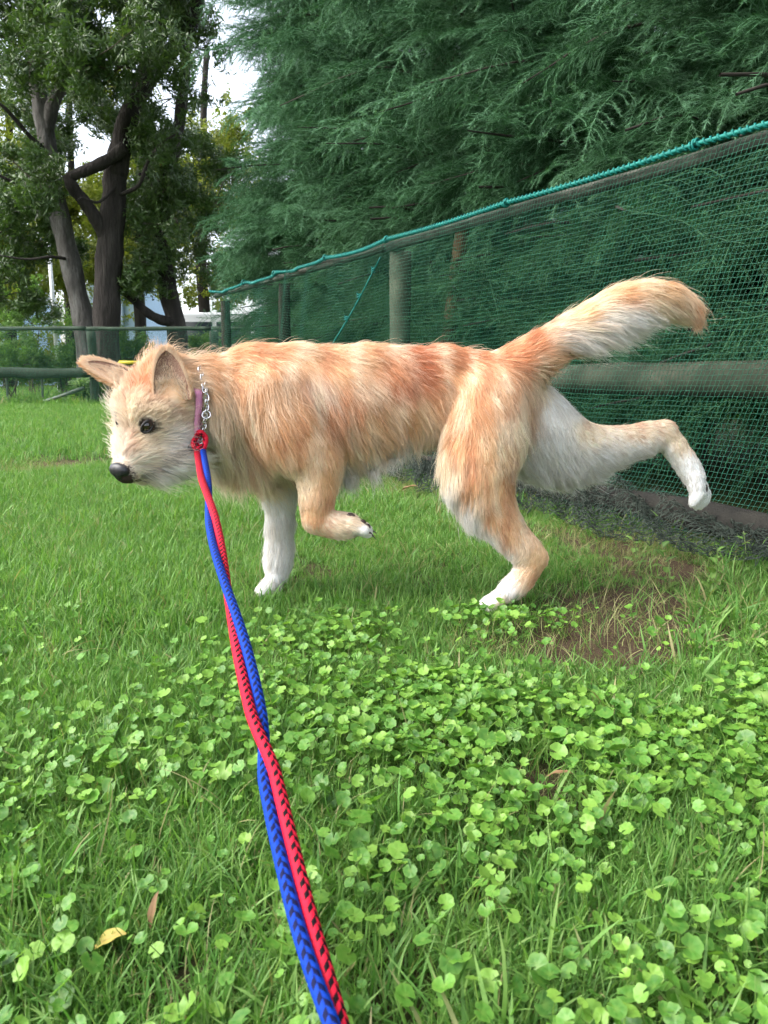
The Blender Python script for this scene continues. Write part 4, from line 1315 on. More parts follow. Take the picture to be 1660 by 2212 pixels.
def build_body():
    h = 0.006
    lo = np.min([np.minimum(b[0], b[1]) - max(b[2], b[3]) for b in BONES], 0) - 0.04
    hi = np.max([np.maximum(b[0], b[1]) + max(b[2], b[3]) for b in BONES], 0) + 0.04
    n = np.ceil((hi - lo) / h).astype(int) + 1
    F = np.full(n, 0.2, np.float32)
    ax = [lo[i] + h * np.arange(n[i]) for i in range(3)]
    for a, b, ra, rb, g, k, ys in BONES:
        m = max(ra, rb) + 0.05
        i0 = np.maximum(((np.minimum(a, b) - m - lo) / h).astype(int), 0)
        i1 = np.minimum(((np.maximum(a, b) + m - lo) / h).astype(int) + 2, n)
        s = tuple(slice(i0[i], i1[i]) for i in range(3))
        X, Y, Z = np.meshgrid(*[ax[i][s[i]] for i in range(3)], indexing='ij', sparse=True)
        A, B = a * [1, ys, 1], b * [1, ys, 1]
        ba = B - A
        t = np.clip(((X - A[0]) * ba[0] + (Y * ys - A[1]) * ba[1] + (Z - A[2]) * ba[2]) / np.dot(ba, ba), 0, 1)
        d = np.sqrt((X - A[0] - t * ba[0]) ** 2 + (Y * ys - A[1] - t * ba[1]) ** 2 + (Z - A[2] - t * ba[2]) ** 2) - (ra + (rb - ra) * t)
        F[s] = smin(F[s], d, k)
    return surface_nets(F, lo, h)


dogV, dogF = build_body()

# coat chart: frame position, colour, length, direction of lie, lift
cT, cO, cG, cC, cW, cP, cR, cK, cN = [np.array(lin(*c)) for c in (
    (228, 180, 132), (214, 150, 104), (232, 190, 140), (244, 224, 198), (250, 249, 247), (244, 222, 204), (200, 130, 92), (226, 214, 194), (222, 172, 124))]
_mx = lambda a, k: a * (1 - k) + cC * k
cT, cO, cG, cR, cN = _mx(cT, .16), _mx(cO, .06), _mx(cG, .16), cR, _mx(cN, .1)
cM = .5 * cC + .5 * cW
CHART = {
 TORSO: [(385, 775, cT, 56, .5, -.5, .55), (420, 762, cT, 56, .8, -.25, .5), (450, 760, cT, 36, .9, 0, .4), (490, 768, cT, 36, .95, .2, .25),
   (440, 830, cT, 40, .65, .6, .3), (470, 890, cC, 58, .2, 1, .25), (445, 960, cC, 74, .02, 1, .22), (470, 1000, cC, 80, 0, 1, .18), (520, 990, cC, 84, .04, 1, .18),
   (540, 790, cT, 42, .85, .5, .2), (550, 870, cN, 50, .4, .95, .18), (600, 835, cO, 48, .4, .9, .15), (645, 850, cP, 44, .35, .95, .15), (565, 935, cC, 62, .18, 1, .18),
   (605, 975, cC, 55, .2, 1, .18), (640, 920, cG, 46, .35, .95, .15), (660, 775, cT, 36, .95, .35, .18), (720, 800, cT, 42, .75, .65, .15), (700, 880, cO, 42, .45, .9, .14),
   (690, 840, cP, 42, .4, .95, .14), (765, 860, cO, 42, .6, .8, .14), (780, 772, cT, 34, .95, .35, .2), (840, 790, cO, 38, .8, .6, .2), (905, 792, cR, 36, .75, .65, .25), (960, 788, cO, 34, .85, .5, .22),
   (870, 835, cR, 38, .7, .7, .16), (880, 880, cG, 40, .75, .65, .12), (800, 905, cG, 40, .75, .65, .12), (830, 945, cT, 42, .75, .65, .14), (760, 960, cT, 44, .6, .8, .16),
   (735, 1030, cW, 66, .4, .9, .25), (800, 1005, cW, 76, .4, .95, .25), (860, 965, cW, 62, .3, .95, .22), (920, 935, cC, 46, .15, 1, .2), (900, 905, cG, 44, .6, .8, .14),
   (965, 880, cN, 40, .45, .9, .15), (995, 825, cN, 34, .6, .8, .12), (1010, 870, cO, 36, .5, .85, .15), (1040, 785, cO, 32, .9, .45, .2), (1090, 795, cO, 30, .9, .4, .16),
   (1090, 850, cR, 32, .75, .65, .14), (1065, 905, cT, 34, .5, .85, .12), (1130, 890, cG, 30, .6, .8, .12), (1160, 850, cC, 28, .7, .7, .15), (1195, 880, cW, 26, .5, .85, .15)],
 NH: [(1050, 890, cN, 34, .4, .9, .12), (1100, 930, cC, 32, .35, .95, .12), (1075, 960, cG, 32, .2, 1, .12), (1000, 960, cT, 32, .1, 1, .14), (955, 1000, cC, 44, -.1, 1, .2),
   (965, 1060, cW, 40, -.1, 1, .25), (1020, 1050, cT, 24, .15, 1, .12), (1080, 1050, cG, 22, .1, 1, .08), (1120, 1010, cC, 24, .2, 1, .12), (1010, 1120, cW, 40, .2, 1, .25),
   (1070, 1120, cT, 20, .4, .9, .1), (1045, 1165, cW, 26, .3, .95, .2), (1110, 1150, cT, 15, .5, .85, .1), (1172, 1210, cG, 9, -.1, 1, .1), (1085, 1220, cW, 15, -.3, .95, .18),
   (1140, 1250, cT, 13, -.5, .85, .12), (1100, 1265, cW, 13, -.6, .8, .15), (1050, 1300, cW, 6, -.95, .3, .1), (1085, 1312, cC, 6, -.8, .5, .1)],
 FH: [(1180, 880, cW, 26, .4, .9, .15), (1200, 960, cW, 26, .6, .75, .14), (1180, 1030, cW, 50, .3, .95, .2), (1255, 860, cW, 20, .5, .85, .12), (1285, 930, cC, 9, .9, .35, .1),
   (1300, 990, cW, 32, .9, .4, .15), (1250, 1020, cW, 46, .6, .8, .2), (1380, 928, cC, 13, .95, .1, .18), (1380, 985, cW, 24, .9, .35, .15), (1440, 908, cC, 13, .9, .4, .18),
   (1470, 950, cC, 13, .45, .9, .18), (1430, 985, cW, 15, .7, .7, .18), (1500, 1020, cW, 9, .4, .9, .12), (1480, 1040, cW, 11, .4, .9, .12), (1510, 1085, cW, 5, 0, 1, .1)],
 NF: [(600, 870, cN, 48, .35, .95, .15), (645, 950, cT, 32, .35, .95, .12), (690, 1000, cT, 20, .12, 1, .12), (655, 1050, cC, 15, 0, 1, .12), (700, 1060, cT, 15, 0, 1, .1),
   (722, 1030, cG, 24, .3, .95, .15), (685, 1120, cT, 12, .1, 1, .1), (665, 1155, cC, 11, .8, .4, .12), (720, 1145, cC, 14, 1, .2, .12), (770, 1125, cC, 14, 1, .15, .15), (790, 1150, cW, 5, 1, .3, .1)],
 FF: [(590, 1000, cK, 40, 0, 1, .15), (600, 1080, cW, 26, 0, 1, .18), (600, 1180, cW, 24, .05, 1, .22), (635, 1150, cW, 28, .15, 1, .28), (590, 1245, cW, 20, -.15, 1, .25), (560, 1272, cW, 6, -.85, .5, .1)],
 TAIL: [(1110, 790, cO, 28, .85, -.3, .12), (1165, 742, cO, 26, .8, -.55, .07), (1195, 785, cT, 42, .9, .05, .15), (1255, 680, cG, 36, .82, -.48, .08), (1245, 745, cW, 70, .9, .12, .3),
   (1310, 722, cW, 78, .92, .22, .3), (1340, 636, cG, 44, .95, -.2, .1), (1345, 690, cW, 64, .95, .15, .25), (1385, 700, cW, 60, .95, .2, .25), (1420, 620, cG, 46, 1, .15, .1), (1430, 668, cC, 50, .9, .35, .25), (1485, 650, cT, 40, .8, .6, .12),
   (1505, 675, cO, 38, .5, .85, .12), (1210, 815, cC, 46, .85, .35, .18)],
 HEAD: [(340, 800, cT, 44, 0, 0, .5), (300, 838, cO, 20, 0, 0, .3), (330, 852, cO, 18, 0, 0, .25), (255, 855, cC, 38, 0, 0, .6), (345, 850, cN, 17, 0, 0, .22), (275, 885, cC, 30, 0, 0, .5), (340, 885, cC, 26, 0, 0, .4),
   (240, 890, cW, 42, 0, 0, .65), (240, 930, cC, 38, 0, 0, .6), (317, 930, cC, 12, 0, 0, .2), (295, 955, cC, 26, 0, 0, .3), (255, 950, cM, 36, 0, 0, .55), (245, 985, cM, 26, 0, 0, .5), (310, 1000, cM, 32, 0, 0, .3), (340, 1030, cW, 40, 0, 0, .4), (370, 1010, cW, 46, 0, 0, .35),
   (300, 1040, cK, 20, 0, 0, .35), (380, 950, cW, 44, 0, 0, .3), (405, 985, cW, 62, 0, 0, .3), (380, 895, cC, 30, 0, 0, .25), (405, 850, cT, 26, 0, 0, .25)],
}
CH = {}
for g, rows in CHART.items():
    CH[g] = (np.array([r[:2] for r in rows], float), np.array([np.r_[r[2], r[3], r[4], r[5], r[6]] for r in rows], float))
GROUP = np.array([b[4] for b in BONES])


def coat(p):
    """colour(3), length(m), dir(2), lift and head weight for surface points"""
    d = bone_dist(p)
    dg = np.stack([d[:, GROUP == g].min(1) for g in range(7)], -1)
    w = np.exp(-(dg - dg.min(1, keepdims=True)) / 0.011)
    w /= w.sum(1, keepdims=True)
    uv = proj(p)
    out = np.zeros((len(p), 7))
    for g in range(7):
        c, val = CH[g]
        m = w[:, g] > 0.01
        if not m.any(): continue
        dd = ((uv[m][:, None, :] - c[None]) ** 2).sum(-1)
        ww = 1.0 / (dd + 14.0 ** 2) ** 2
        ww /= ww.sum(1, keepdims=True)
        out[m] += w[m, g][:, None] * (ww @ val)
    out[:, 3] *= PX
    return out, w[:, HEAD]


# ears: cupped leaf-shaped flaps grown from the head
EARS = []


def ear(base, tip, open_dir, width, cup, fold, nt=15, ns=13, thick=0.006):
    base, tip = np.asarray(base), np.asarray(tip)
    ax = tip - base; hgt = np.linalg.norm(ax); A = ax / hgt
    Nn = np.asarray(open_dir, float); Nn = unit(Nn - A * np.dot(Nn, A))
    Wd = np.cross(A, Nn)
    t = np.linspace(0, 1, nt)[:, None]; s = np.linspace(-1, 1, ns)[None, :]
    prof = width * np.clip((1 - t) ** 0.62 * (0.86 + 0.5 * t), 0.02, None)
    P = base + A * (hgt * t)[..., None] + Wd * (prof * s)[..., None] + Nn * (-cup * (1 - s ** 2) * (1 - t * 0.75) + fold * np.clip(t - 0.72, 0, 1) ** 1.5)[..., None]
    # normals of the sheet
    du = np.gradient(P, axis=0); dv = np.gradient(P, axis=1)
    nn = unit(np.cross(du, dv)); sg = np.sign((nn @ Nn).sum()); nn *= sg
    th = thick * (1 - 0.55 * t) * (1 - 0.5 * s ** 4)
    inner = P + nn * th[..., None] / 2; outer = P - nn * th[..., None] / 2
    V = np.vstack([inner.reshape(-1, 3), outer.reshape(-1, 3)])
    i = (np.arange(nt - 1)[:, None] * ns + np.arange(ns - 1)[None, :]).ravel()
    q = np.stack([i, i + 1, i + ns + 1, i + ns], -1)
    o = nt * ns
    fs = [q if sg > 0 else q[:, ::-1], (q[:, ::-1] if sg > 0 else q) + o]
    rim = np.r_[np.arange(nt) * ns, (nt - 1) * ns + np.arange(1, ns), (np.arange(nt - 1)[::-1]) * ns + ns - 1]
    a, b = rim[:-1], rim[1:]
    fs.append(np.stack([a, b, b + o, a + o], -1))
    EARS.append(dict(V=V, F=np.vstack(fs), inner=inner, outer=outer, n=nn, A=A, N=Nn, W=Wd, t=np.broadcast_to(t, (nt, ns)), s=np.broadcast_to(s, (nt, ns)), P=P))


oN = H(-0.045, 0.066, 0.05)[1] - Y0
oF = H(-0.045, -0.066, 0.05)[1] - Y0
ear(D(374, 866, oN - 0.034), D(358, 757, oN - 0.02), (0.30, -0.9, 0.05), 0.044, 0.030, 0.014)
ear(D(290, 824, oF - 0.012), D(190, 781, oF - 0.035), (0.1, -0.62, 0.78), 0.036, 0.02, 0.0)

allV, allF = [dogV], [dogF]
off = len(dogV)
for e in EARS:
    allV.append(e['V']); allF.append(e['F'] + off); off += len(e['V'])
bodyV, bodyF = np.vstack(allV), np.vstack(allF)
body_me = np_mesh('dog', bodyV, bodyF)
skin_cols = np.empty((len(bodyV), 3))
c_, _ = coat(dogV)
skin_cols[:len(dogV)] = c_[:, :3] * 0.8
off = len(dogV)
for e in EARS:
    n = len(e['V']) // 2
    s = e['s'].ravel(); t = e['t'].ravel()
    inn = np.array(lin(128, 94, 82)) * (1 - 0.8 * np.clip(1 - t * 1.6, 0, 1)[:, None] * (1 - np.abs(s))[:, None])  # shade deep in the ear cup put into the skin colour
    skin_cols[off:off + n] = inn
    skin_cols[off + n:off + 2 * n] = cN
    off += 2 * n
SKIN = skin_cols

dog_mat, nt, p_, o_ = material('dog_skin')
at_ = N(nt, 'ShaderNodeAttribute', attribute_name='col')
nt.links.new(at_.outputs['Color'], p_.inputs['Base Color'])
p_.inputs['Roughness'].default_value = 0.75
p_.inputs['Specular IOR Level'].default_value = 0.2
nz = N(nt, 'ShaderNodeTexNoise', Scale=300.0); bp = N(nt, 'ShaderNodeBump', Strength=0.3, Distance=0.003)
nt.links.new(nz.outputs['Fac'], bp.inputs['Height']); nt.links.new(bp.outputs[0], p_.inputs['Normal'])
dog = link('dog', body_me, dog_mat)
tag(dog, 'shaggy tan and white dog stepping left across the lawn with its tail raised', 'dog')

# where the near eye sits: where the face lies under the photo's eye
def surf_hit(u, v, y0=1.45):
    r = ray(u, v); r = r / r[1]
    y = np.linspace(y0, 2.1, 500)
    pts = np.array([0, 0, CAM_H]) + y[:, None] * r
    f = sdf(pts)
    i = np.argmax(f < 0)
    return pts[i], unit(r)


eyeS, er = surf_hit(318, 921)
loc = np.array([np.dot(eyeS - SK, hF), np.dot(eyeS - SK, hL), np.dot(eyeS - SK, hU)])
EYE = []
for s in (1, -1):
    EYE.append(SK + loc[0] * hF + s * loc[1] * hL + loc[2] * hU)
ed_ = np.minimum(np.linalg.norm(bodyV - EYE[0], axis=1), np.linalg.norm(bodyV - EYE[1], axis=1))
SKIN[ed_ < 0.019] = lin(52, 38, 32)
SKIN[np.linalg.norm(bodyV - NOSE, axis=1) < 0.033] = lin(60, 48, 46)
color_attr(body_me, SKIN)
COLLAR_C = SK + (D(500, 872, -0.015) - SK) * 0.36
COLLAR_N = unit(D(500, 872, -0.015) - SK)

# ------------------------------------------------------------------ fur
def sample_tris(V, F, n, g):
    T = np.vstack([F[:, [0, 1, 2]], F[:, [0, 2, 3]]])
    a, b, c = V[T[:, 0]], V[T[:, 1]], V[T[:, 2]]
    cr = np.cross(b - a, c - a); ar = np.linalg.norm(cr, axis=1)
    pick = np.searchsorted(np.cumsum(ar) / ar.sum(), g.random(n))
    pick = np.minimum(pick, len(T) - 1)
    r1, r2 = np.sqrt(g.random(n)), g.random(n)
    w0, w1, w2 = 1 - r1, r1 * (1 - r2), r1 * r2
    P = a[pick] * w0[:, None] + b[pick] * w1[:, None] + c[pick] * w2[:, None]
    return P, unit(cr[pick])


def smooth_noise(p, scale, seed=0):
    o = seed * 17.3
    return np.array([noise.noise((x * scale + o, y * scale, z * scale)) for x, y, z in p])


def grow(root, nrm, flow, length, lift, grav, g, K=7, curl=0.06, clump_n=0, clump_w=0.6, idc=None):
    n = len(root)
    t = np.linspace(0, 1, K)[None, :, None]
    G = np.array([0, 0, -1.0])
    L = length[:, None, None]
    f = flow[:, None, :]; nn = nrm[:, None, :]; lf = lift[:, None, None]; gr = grav[:, None, None]
    P = root[:, None, :] + L * (f * t * (1 - 0.35 * lf) + nn * lf * (t * 1.3 - 0.75 * t ** 2) + G * gr * t ** 2)
    # gentle waves
    side = unit(np.cross(flow, nrm))[:, None, :]
    ph = g.random((n, 1, 1)) * 6.28; fr = 3 + 4 * g.random((n, 1, 1))
    P = P + L * curl * t * (np.sin(ph + fr * t) * side + 0.6 * np.cos(ph * 1.7 + fr * t) * nn)
    if clump_n:
        ci = g.choice(n, clump_n, replace=False)
        kd = KDTree(clump_n)
        for k, i in enumerate(ci): kd.insert(root[i], k)
        kd.balance()
        own = np.array([ci[kd.find(r)[1]] for r in root])
        w = clump_w * (0.35 + 0.65 * g.random((n, 1, 1))) * t ** 1.3
        tgt = P[own] + (root - root[own])[:, None, :] * (1 - 0.85 * t)
        ratio = np.clip(length[own] / np.maximum(length, 1e-5), 0.6, 1.3)[:, None, None]
        P = P * (1 - w) + w * tgt
        return P, own
    return P, np.arange(n)


def fur_object(name, P, cols, r0, r1, mat, parent):
    n, K, _ = P.shape
    cu = bpy.data.hair_curves.new(name)
    cu.add_curves([K] * n)
    cu.points.foreach_set('position', P.astype(np.float32).ravel())
    t = np.linspace(0, 1, K)[None, :]
    rad = (np.asarray(r0)[..., None] * (1 - t ** 1.5) + r1 * t ** 1.5) * np.ones((n, 1))
    cu.points.foreach_set('radius', rad.astype(np.float32).ravel())
    a = cu.attributes.new('col', 'FLOAT_COLOR', 'POINT')
    c = np.ones((n, K, 4), np.float32); c[..., :3] = cols
    a.data.foreach_set('color', c.ravel())
    return link(name, cu, mat, parent)


fur_mat, nt, p_, o_ = material('dog_fur')
at_ = N(nt, 'ShaderNodeAttribute', attribute_name='col')
nt.links.new(at_.outputs['Color'], p_.inputs['Base Color'])
p_.inputs['Roughness'].default_value = 0.42
p_.inputs['Specular IOR Level'].default_value = 0.25
tr = N(nt, 'ShaderNodeBsdfTranslucent'); nt.links.new(at_.outputs['Color'], tr.inputs['Color'])
ms = N(nt, 'ShaderNodeMixShader'); ms.inputs[0].default_value = 0.42
nt.links.new(p_.outputs[0], ms.inputs[1]); nt.links.new(tr.outputs[0], ms.inputs[2]); nt.links.new(ms.outputs[0], o_.inputs[0])

gF = np.random.default_rng(11)
NFUR = 170000
DOG_ALB = 1.0
R, Nm = sample_tris(dogV, dogF, NFUR, gF)
# the head and paws carry denser, finer hair
Rh, Nh = sample_tris(dogV, dogF, NFUR, gF)
keep = np.linalg.norm(Rh - H(0.06, 0, 0), axis=1) < 0.17
R, Nm = np.vstack([R, Rh[keep]]), np.vstack([Nm, Nh[keep]])
ct, hw = coat(R)
nose_d = np.linalg.norm(R - NOSE, axis=1)
eye_d = np.minimum(np.linalg.norm(R - EYE[0], axis=1), np.linalg.norm(R - EYE[1], axis=1))
bald = (nose_d < 0.024) | (eye_d < 0.0125)
uvR = proj(R)
bald |= (((uvR[:, 0] - 372) / 40) ** 2 + ((uvR[:, 1] - 828) / 46) ** 2 < 1) & (R[:, 1] < Y0 - .02)
for e in EARS:
    bald |= (np.linalg.norm(R - e['P'][0].mean(0), axis=1) < 0.026) & (gF.random(len(R)) < 0.75)
R, Nm, ct, hw, eye_d, nose_d = [a[~bald] for a in (R, Nm, ct, hw, eye_d, nose_d)]
n = len(R)
flow = ct[:, 4:5] * np.array([1.0, 0, 0]) - ct[:, 5:6] * np.array([0, 0, 1.0])
# on the face the hair lies away from the nose and hangs off the cheeks and chin
fl = R - (NOSE + 0.012 * hU)
face = unit(fl) + np.array([0, 0, -0.25]) + unit(np.cross(hF, Nm)) * 0.0
lat = ((R - SK) @ hL)[:, None]
face = face + hL * np.sign(lat) * 0.25
flow = flow * (1 - hw[:, None]) + face * hw[:, None]
flow = unit(flow - Nm * (flow * Nm).sum(1, keepdims=True))
tail_w = np.clip((proj(R)[:, 0] - 1180) / 60, 0, 1) * (R[:, 2] > 0.58)
lowf = smooth_noise(R, 9.0, 1)
midf = smooth_noise(R, 26.0, 2)
side = np.cross(Nm, flow)
flow = unit(flow + side * ((0.45 * lowf + 0.45 * midf) * (1 - .7 * tail_w))[:, None] + gF.normal(0, 0.10, (n, 3)))
leng = ct[:, 3] * (0.5 + 0.65 * gF.random(n)) * (1 + 0.3 * midf * (1 - tail_w))
# flattened where the collar lies, short round the eye
cd = np.abs((R - COLLAR_C) @ COLLAR_N)
low_side = proj(R)[:, 1] > 838
ring = (cd < 0.016) & low_side & (np.linalg.norm(R - COLLAR_C, axis=1) < 0.14)
leng = np.where(ring, np.minimum(leng, 0.008), leng)
ahead = ((R - COLLAR_C) @ COLLAR_N)
near_c = low_side & (ahead < -0.016) & (ahead > -0.06) & (np.linalg.norm(R - COLLAR_C, axis=1) < 0.14)
leng = np.where(near_c, np.minimum(leng, 0.022), leng)
leng = np.where(eye_d < 0.022, np.minimum(leng, 0.003 + 0.55 * np.maximum(eye_d - 0.0135, 0)), leng)
leng = np.where(nose_d < 0.04, np.minimum(leng, 0.003 + 0.45 * (nose_d - 0.022)), leng)
lift = np.clip(ct[:, 6] * (0.7 + 0.6 * gF.random(n)) + 0.12 * midf, 0.03, 0.8)
grav = np.clip(0.10 + leng * 4.0, 0, 0.5) * (0.4 + 0.6 * gF.random(n))
hm = hw > 0.5
P = np.empty((n, 7, 3)); own = np.empty(n, int)
for m_, cn_, cw_, cu_ in ((hm, max(50, int(hm.sum() / 24)), .88, .05), (~hm, 19000, .7, .055)):
    ii = np.nonzero(m_)[0]
    Pp, oo = grow(R[ii], Nm[ii], flow[ii], leng[ii], lift[ii], grav[ii], gF, K=7, curl=cu_, clump_n=cn_, clump_w=cw_)
    P[ii] = Pp; own[ii] = ii[oo]
P[..., 2] = np.maximum(P[..., 2], 0.004)
clr = gF.normal(0, 1, n)[own]
val = 1 + 0.07 * clr + 0.08 * gF.normal(0, 1, n) + 0.10 * lowf
base = ct[:, :3]
pale = np.array(lin(250, 232, 208)); rust = np.array(lin(186, 104, 62))
lock = np.array([noise.noise((x * 34, y * 12 + 5.0, z * 9 + x * 6)) for x, y, z in R])
streak = np.clip(0.09 * clr + 0.25 * midf + 1.15 * lock + 0.14, -0.45, 0.8)
sat = np.clip((base[:, 0] - base[:, 2]) * 2.6, 0, 1)[:, None]         # only the coloured coat is streaked
mixp = np.clip(streak, 0, 1)[:, None] * sat; mixr = np.clip(-streak, 0, 1)[:, None] * 0.9 * sat
cc = base * (1 - mixp - mixr) + pale * mixp + rust * mixr
cc = cc * val[:, None]
white = np.clip(1 - sat * 1.6, 0, 1) * gF.random((n, 1)) ** 1.5            # some of the white hairs are stained or greyer
cc = cc * (1 - .34 * white) + np.array(lin(205, 180, 145)) * .20 * white
fl_, ul_ = (R - SK) @ hF / HS, (R - SK) @ hU / HS
mouth = (hw > .6) & (fl_ > .085) & (np.abs(ul_ + .028) < .004)
cc = np.where(mouth[:, None], cc * .42, cc)
dark = np.clip(1 - (eye_d - 0.0155) / 0.008, 0, 1)[:, None]
cc = cc * (1 - 0.93 * dark)
nd = np.clip(1 - (nose_d - 0.022) / 0.006, 0, 1)[:, None]
cc = cc * (1 - 0.8 * nd)
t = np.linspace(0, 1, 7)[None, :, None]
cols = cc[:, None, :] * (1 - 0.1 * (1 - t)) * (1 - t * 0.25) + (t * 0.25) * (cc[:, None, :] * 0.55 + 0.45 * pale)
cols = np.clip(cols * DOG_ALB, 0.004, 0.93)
rad = np.where(hw > 0.5, 0.00034, 0.00046) * (0.8 + 0.4 * gF.random(n))
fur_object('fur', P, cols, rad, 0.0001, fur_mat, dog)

# ear fringes
ep, en, ef, el, ec, eL = [], [], [], [], [], []
for k, e in enumerate(EARS):
    nt_, ns_ = e['t'].shape
    for side_i, cnt in ((0, 6500), (1, 5500)):
        src = e['inner'] if side_i == 0 else e['outer']
        ii = gF.random(cnt) * (nt_ - 1.001); jj = gF.random(cnt) * (ns_ - 1.001)
        if side_i == 0:      # inside: hair only along the rims
            jj = np.where(gF.random(cnt) < 0.5, np.abs(gF.normal(0, 2.6, cnt)), ns_ - 1.001 - np.abs(gF.normal(0, 2.6, cnt)))
            jj = np.clip(jj, 0, ns_ - 1.001)
        i, j = ii.astype(int), jj.astype(int); fi, fj = (ii - i)[:, None], (jj - j)[:, None]
        p = (src[i, j] * (1 - fi) + src[i + 1, j] * fi) * (1 - fj) + (src[i, j + 1] * (1 - fi) + src[i + 1, j + 1] * fi) * fj
        nn = e['n'][i, j] * (1 if side_i == 0 else -1)
        s = (jj / (ns_ - 1) * 2 - 1)[:, None]
        tt = (ii / (nt_ - 1))
        ep.append(p); en.append(nn); ef.append(unit(e['A'] + e['W'] * s * 0.45))
        ll = (0.010 + 0.012 * gF.random(cnt)) * (1.25 if k == 1 else 1.0)
        el.append(ll)
        cc_ = np.where((gF.random(cnt) < 0.3)[:, None], cC, cN) * (0.8 + 0.35 * gF.random(cnt))[:, None]
        if side_i == 0: cc_ = cc_ * 0.4 + 0.6 * cC
        ec.append(cc_); eL.append(np.full(cnt, 0.16 if side_i else 0.2))
for k, e in enumerate(EARS):          # long pale hair growing out of the ear's opening
    cnt = 420
    i = gF.integers(0, 6, cnt); j = gF.integers(1, 12, cnt)
    ep.append(e['inner'][i, j]); en.append(e['n'][i, j]); ef.append(unit(e['A'] * 0.8 + e['W'] * gF.normal(0, .5, (cnt, 1)) + e['N'] * .3))
    el.append(0.018 + 0.02 * gF.random(cnt)); ec.append(np.where((gF.random(cnt) < .6)[:, None], cC, cK)); eL.append(np.full(cnt, .5))
ep, en, ef, el, ec, eL = [np.concatenate(x) for x in (ep, en, ef, el, ec, eL)]
P, own = grow(ep, en, ef, el, eL, np.full(len(ep), 0.05), gF, K=5, curl=0.1, clump_n=900, clump_w=0.5)
fur_object('ear_fur', P, np.clip(ec * DOG_ALB, 0, .95)[:, None, :], np.full(len(ep), 0.00028), 0.00007, fur_mat, dog)

# loose guard hairs: whiskers, brow, ruff and the tufts standing behind the ears
sel = np.concatenate([gF.choice(n, 6500, replace=False), gF.choice(np.nonzero(hw > .6)[0], 2600, replace=False)])
Pg, _ = grow(R[sel], Nm[sel], flow[sel], leng[sel] * 1.45, np.clip(lift[sel] * 1.7 + .05, 0, .9), grav[sel] * 0.7, gF, K=8, curl=0.06)
Pg[..., 2] = np.maximum(Pg[..., 2], 0.004)
fur_object('guard_hair', Pg, np.clip((cc[sel] * 0.6 + 0.4 * pale) * DOG_ALB, 0, .95)[:, None, :], np.full(len(sel), 0.0003), 0.00006, fur_mat, dog)
wm = (hw > 0.8) & (((R - SK) @ hF) > 0.11) & (((R - SK) @ hU) < -0.005)
wi = gF.choice(np.nonzero(wm)[0], 46, replace=False)
Pw, _ = grow(R[wi], Nm[wi], flow[wi], 0.03 + 0.025 * gF.random(46), np.full(46, .5), np.full(46, .25), gF, K=8, curl=0.1)
wc = np.where((gF.random(46) < 0.6)[:, None], np.array(lin(70, 55, 45)), cW)
fur_object('whisker', Pw, wc[:, None, :], np.full(46, 0.0004), 0.0001, fur_mat, dog)

# ------------------------------------------------------------------ eyes, nose, mouth, pads, claws
eye_mat, nt, p_, o_ = material('dog_eye')
p_.inputs['Base Color'].default_value = (0.012, 0.008, 0.006, 1); p_.inputs['Roughness'].default_value = 0.06
p_.inputs['Coat Weight'].default_value = 1.0
vz = N(nt, 'ShaderNodeTexNoise', Scale=120.0); rr = ramp(nt, [(0.35, (0.006, 0.004, 0.003)), (0.75, (0.03, 0.017, 0.009))])
nt.links.new(vz.outputs['Fac'], rr.inputs[0]); nt.links.new(rr.outputs[0], p_.inputs['Base Color'])
rim_mat = mat_plain('dog_eyelid', (0.012, 0.010, 0.010), rough=0.45)


def sphere_mesh(name, r, seg=24, rings=16, fn=None):
    bm = bmesh.new()
    bmesh.ops.create_uvsphere(bm, u_segments=seg, v_segments=rings, radius=r)
    if fn:
        for v in bm.verts: v.co = Vector(fn(v.co))
    for f in bm.faces: f.smooth = True
    me = bpy.data.meshes.new(name); bm.to_mesh(me); bm.free()
    return me


for s, c in zip((1, -1), EYE):
    out = unit(hF * 0.45 + hL * s * 0.7 + hU * 0.4)
    o = link('eye', sphere_mesh('eye', 0.0122), eye_mat, dog)
    o.location = c - out * 0.0070
    # eyelid: dark almond rim round the ball
    a = np.linspace(0, 2 * np.pi, 40)
    ex = unit(hF - out * np.dot(hF, out)); ey = np.cross(out, ex) * s
    pth = [o.location + Vector(out * (0.0082 - 0.0024 * abs(math.cos(q)) ** 3) + ex * math.cos(q) * 0.0142 + ey * math.sin(q) * (0.0102 if math.sin(q) > 0 else 0.009)) for q in a[:-1]]
    pth.append(pth[0])
    mb = MB(); mb.tube(np.array([list(p) for p in pth]), 0.003, 8)
    link('eyelid', mb.mesh('eyelid'), rim_mat, dog)


def nose_fn(co):
    x, y, z = co           # x forward, y left, z up, unit sphere
    f = 0.019 * x * (1 - 0.18 * z) ; l = 0.0245 * y * (1 + 0.18 * z) ; u = 0.0205 * z
    # nostrils and the groove between them
    for s in (-1, 1):
        d2 = (y - s * 0.52) ** 2 / 0.05 + (z + 0.12) ** 2 / 0.035
        if x > 0: f -= 0.009 * math.exp(-d2)
        d3 = (y - s * 0.82) ** 2 / 0.03 + (z + 0.3) ** 2 / 0.012
        f -= 0.004 * math.exp(-d3) if x > -0.2 else 0
    if x > 0: f -= 0.0022 * math.exp(-y * y / 0.006) * (1 if z < 0.4 else 0.4)
    p = H(0.176, 0, 0.0) + f * hF + l * hL + u * hU
    return p


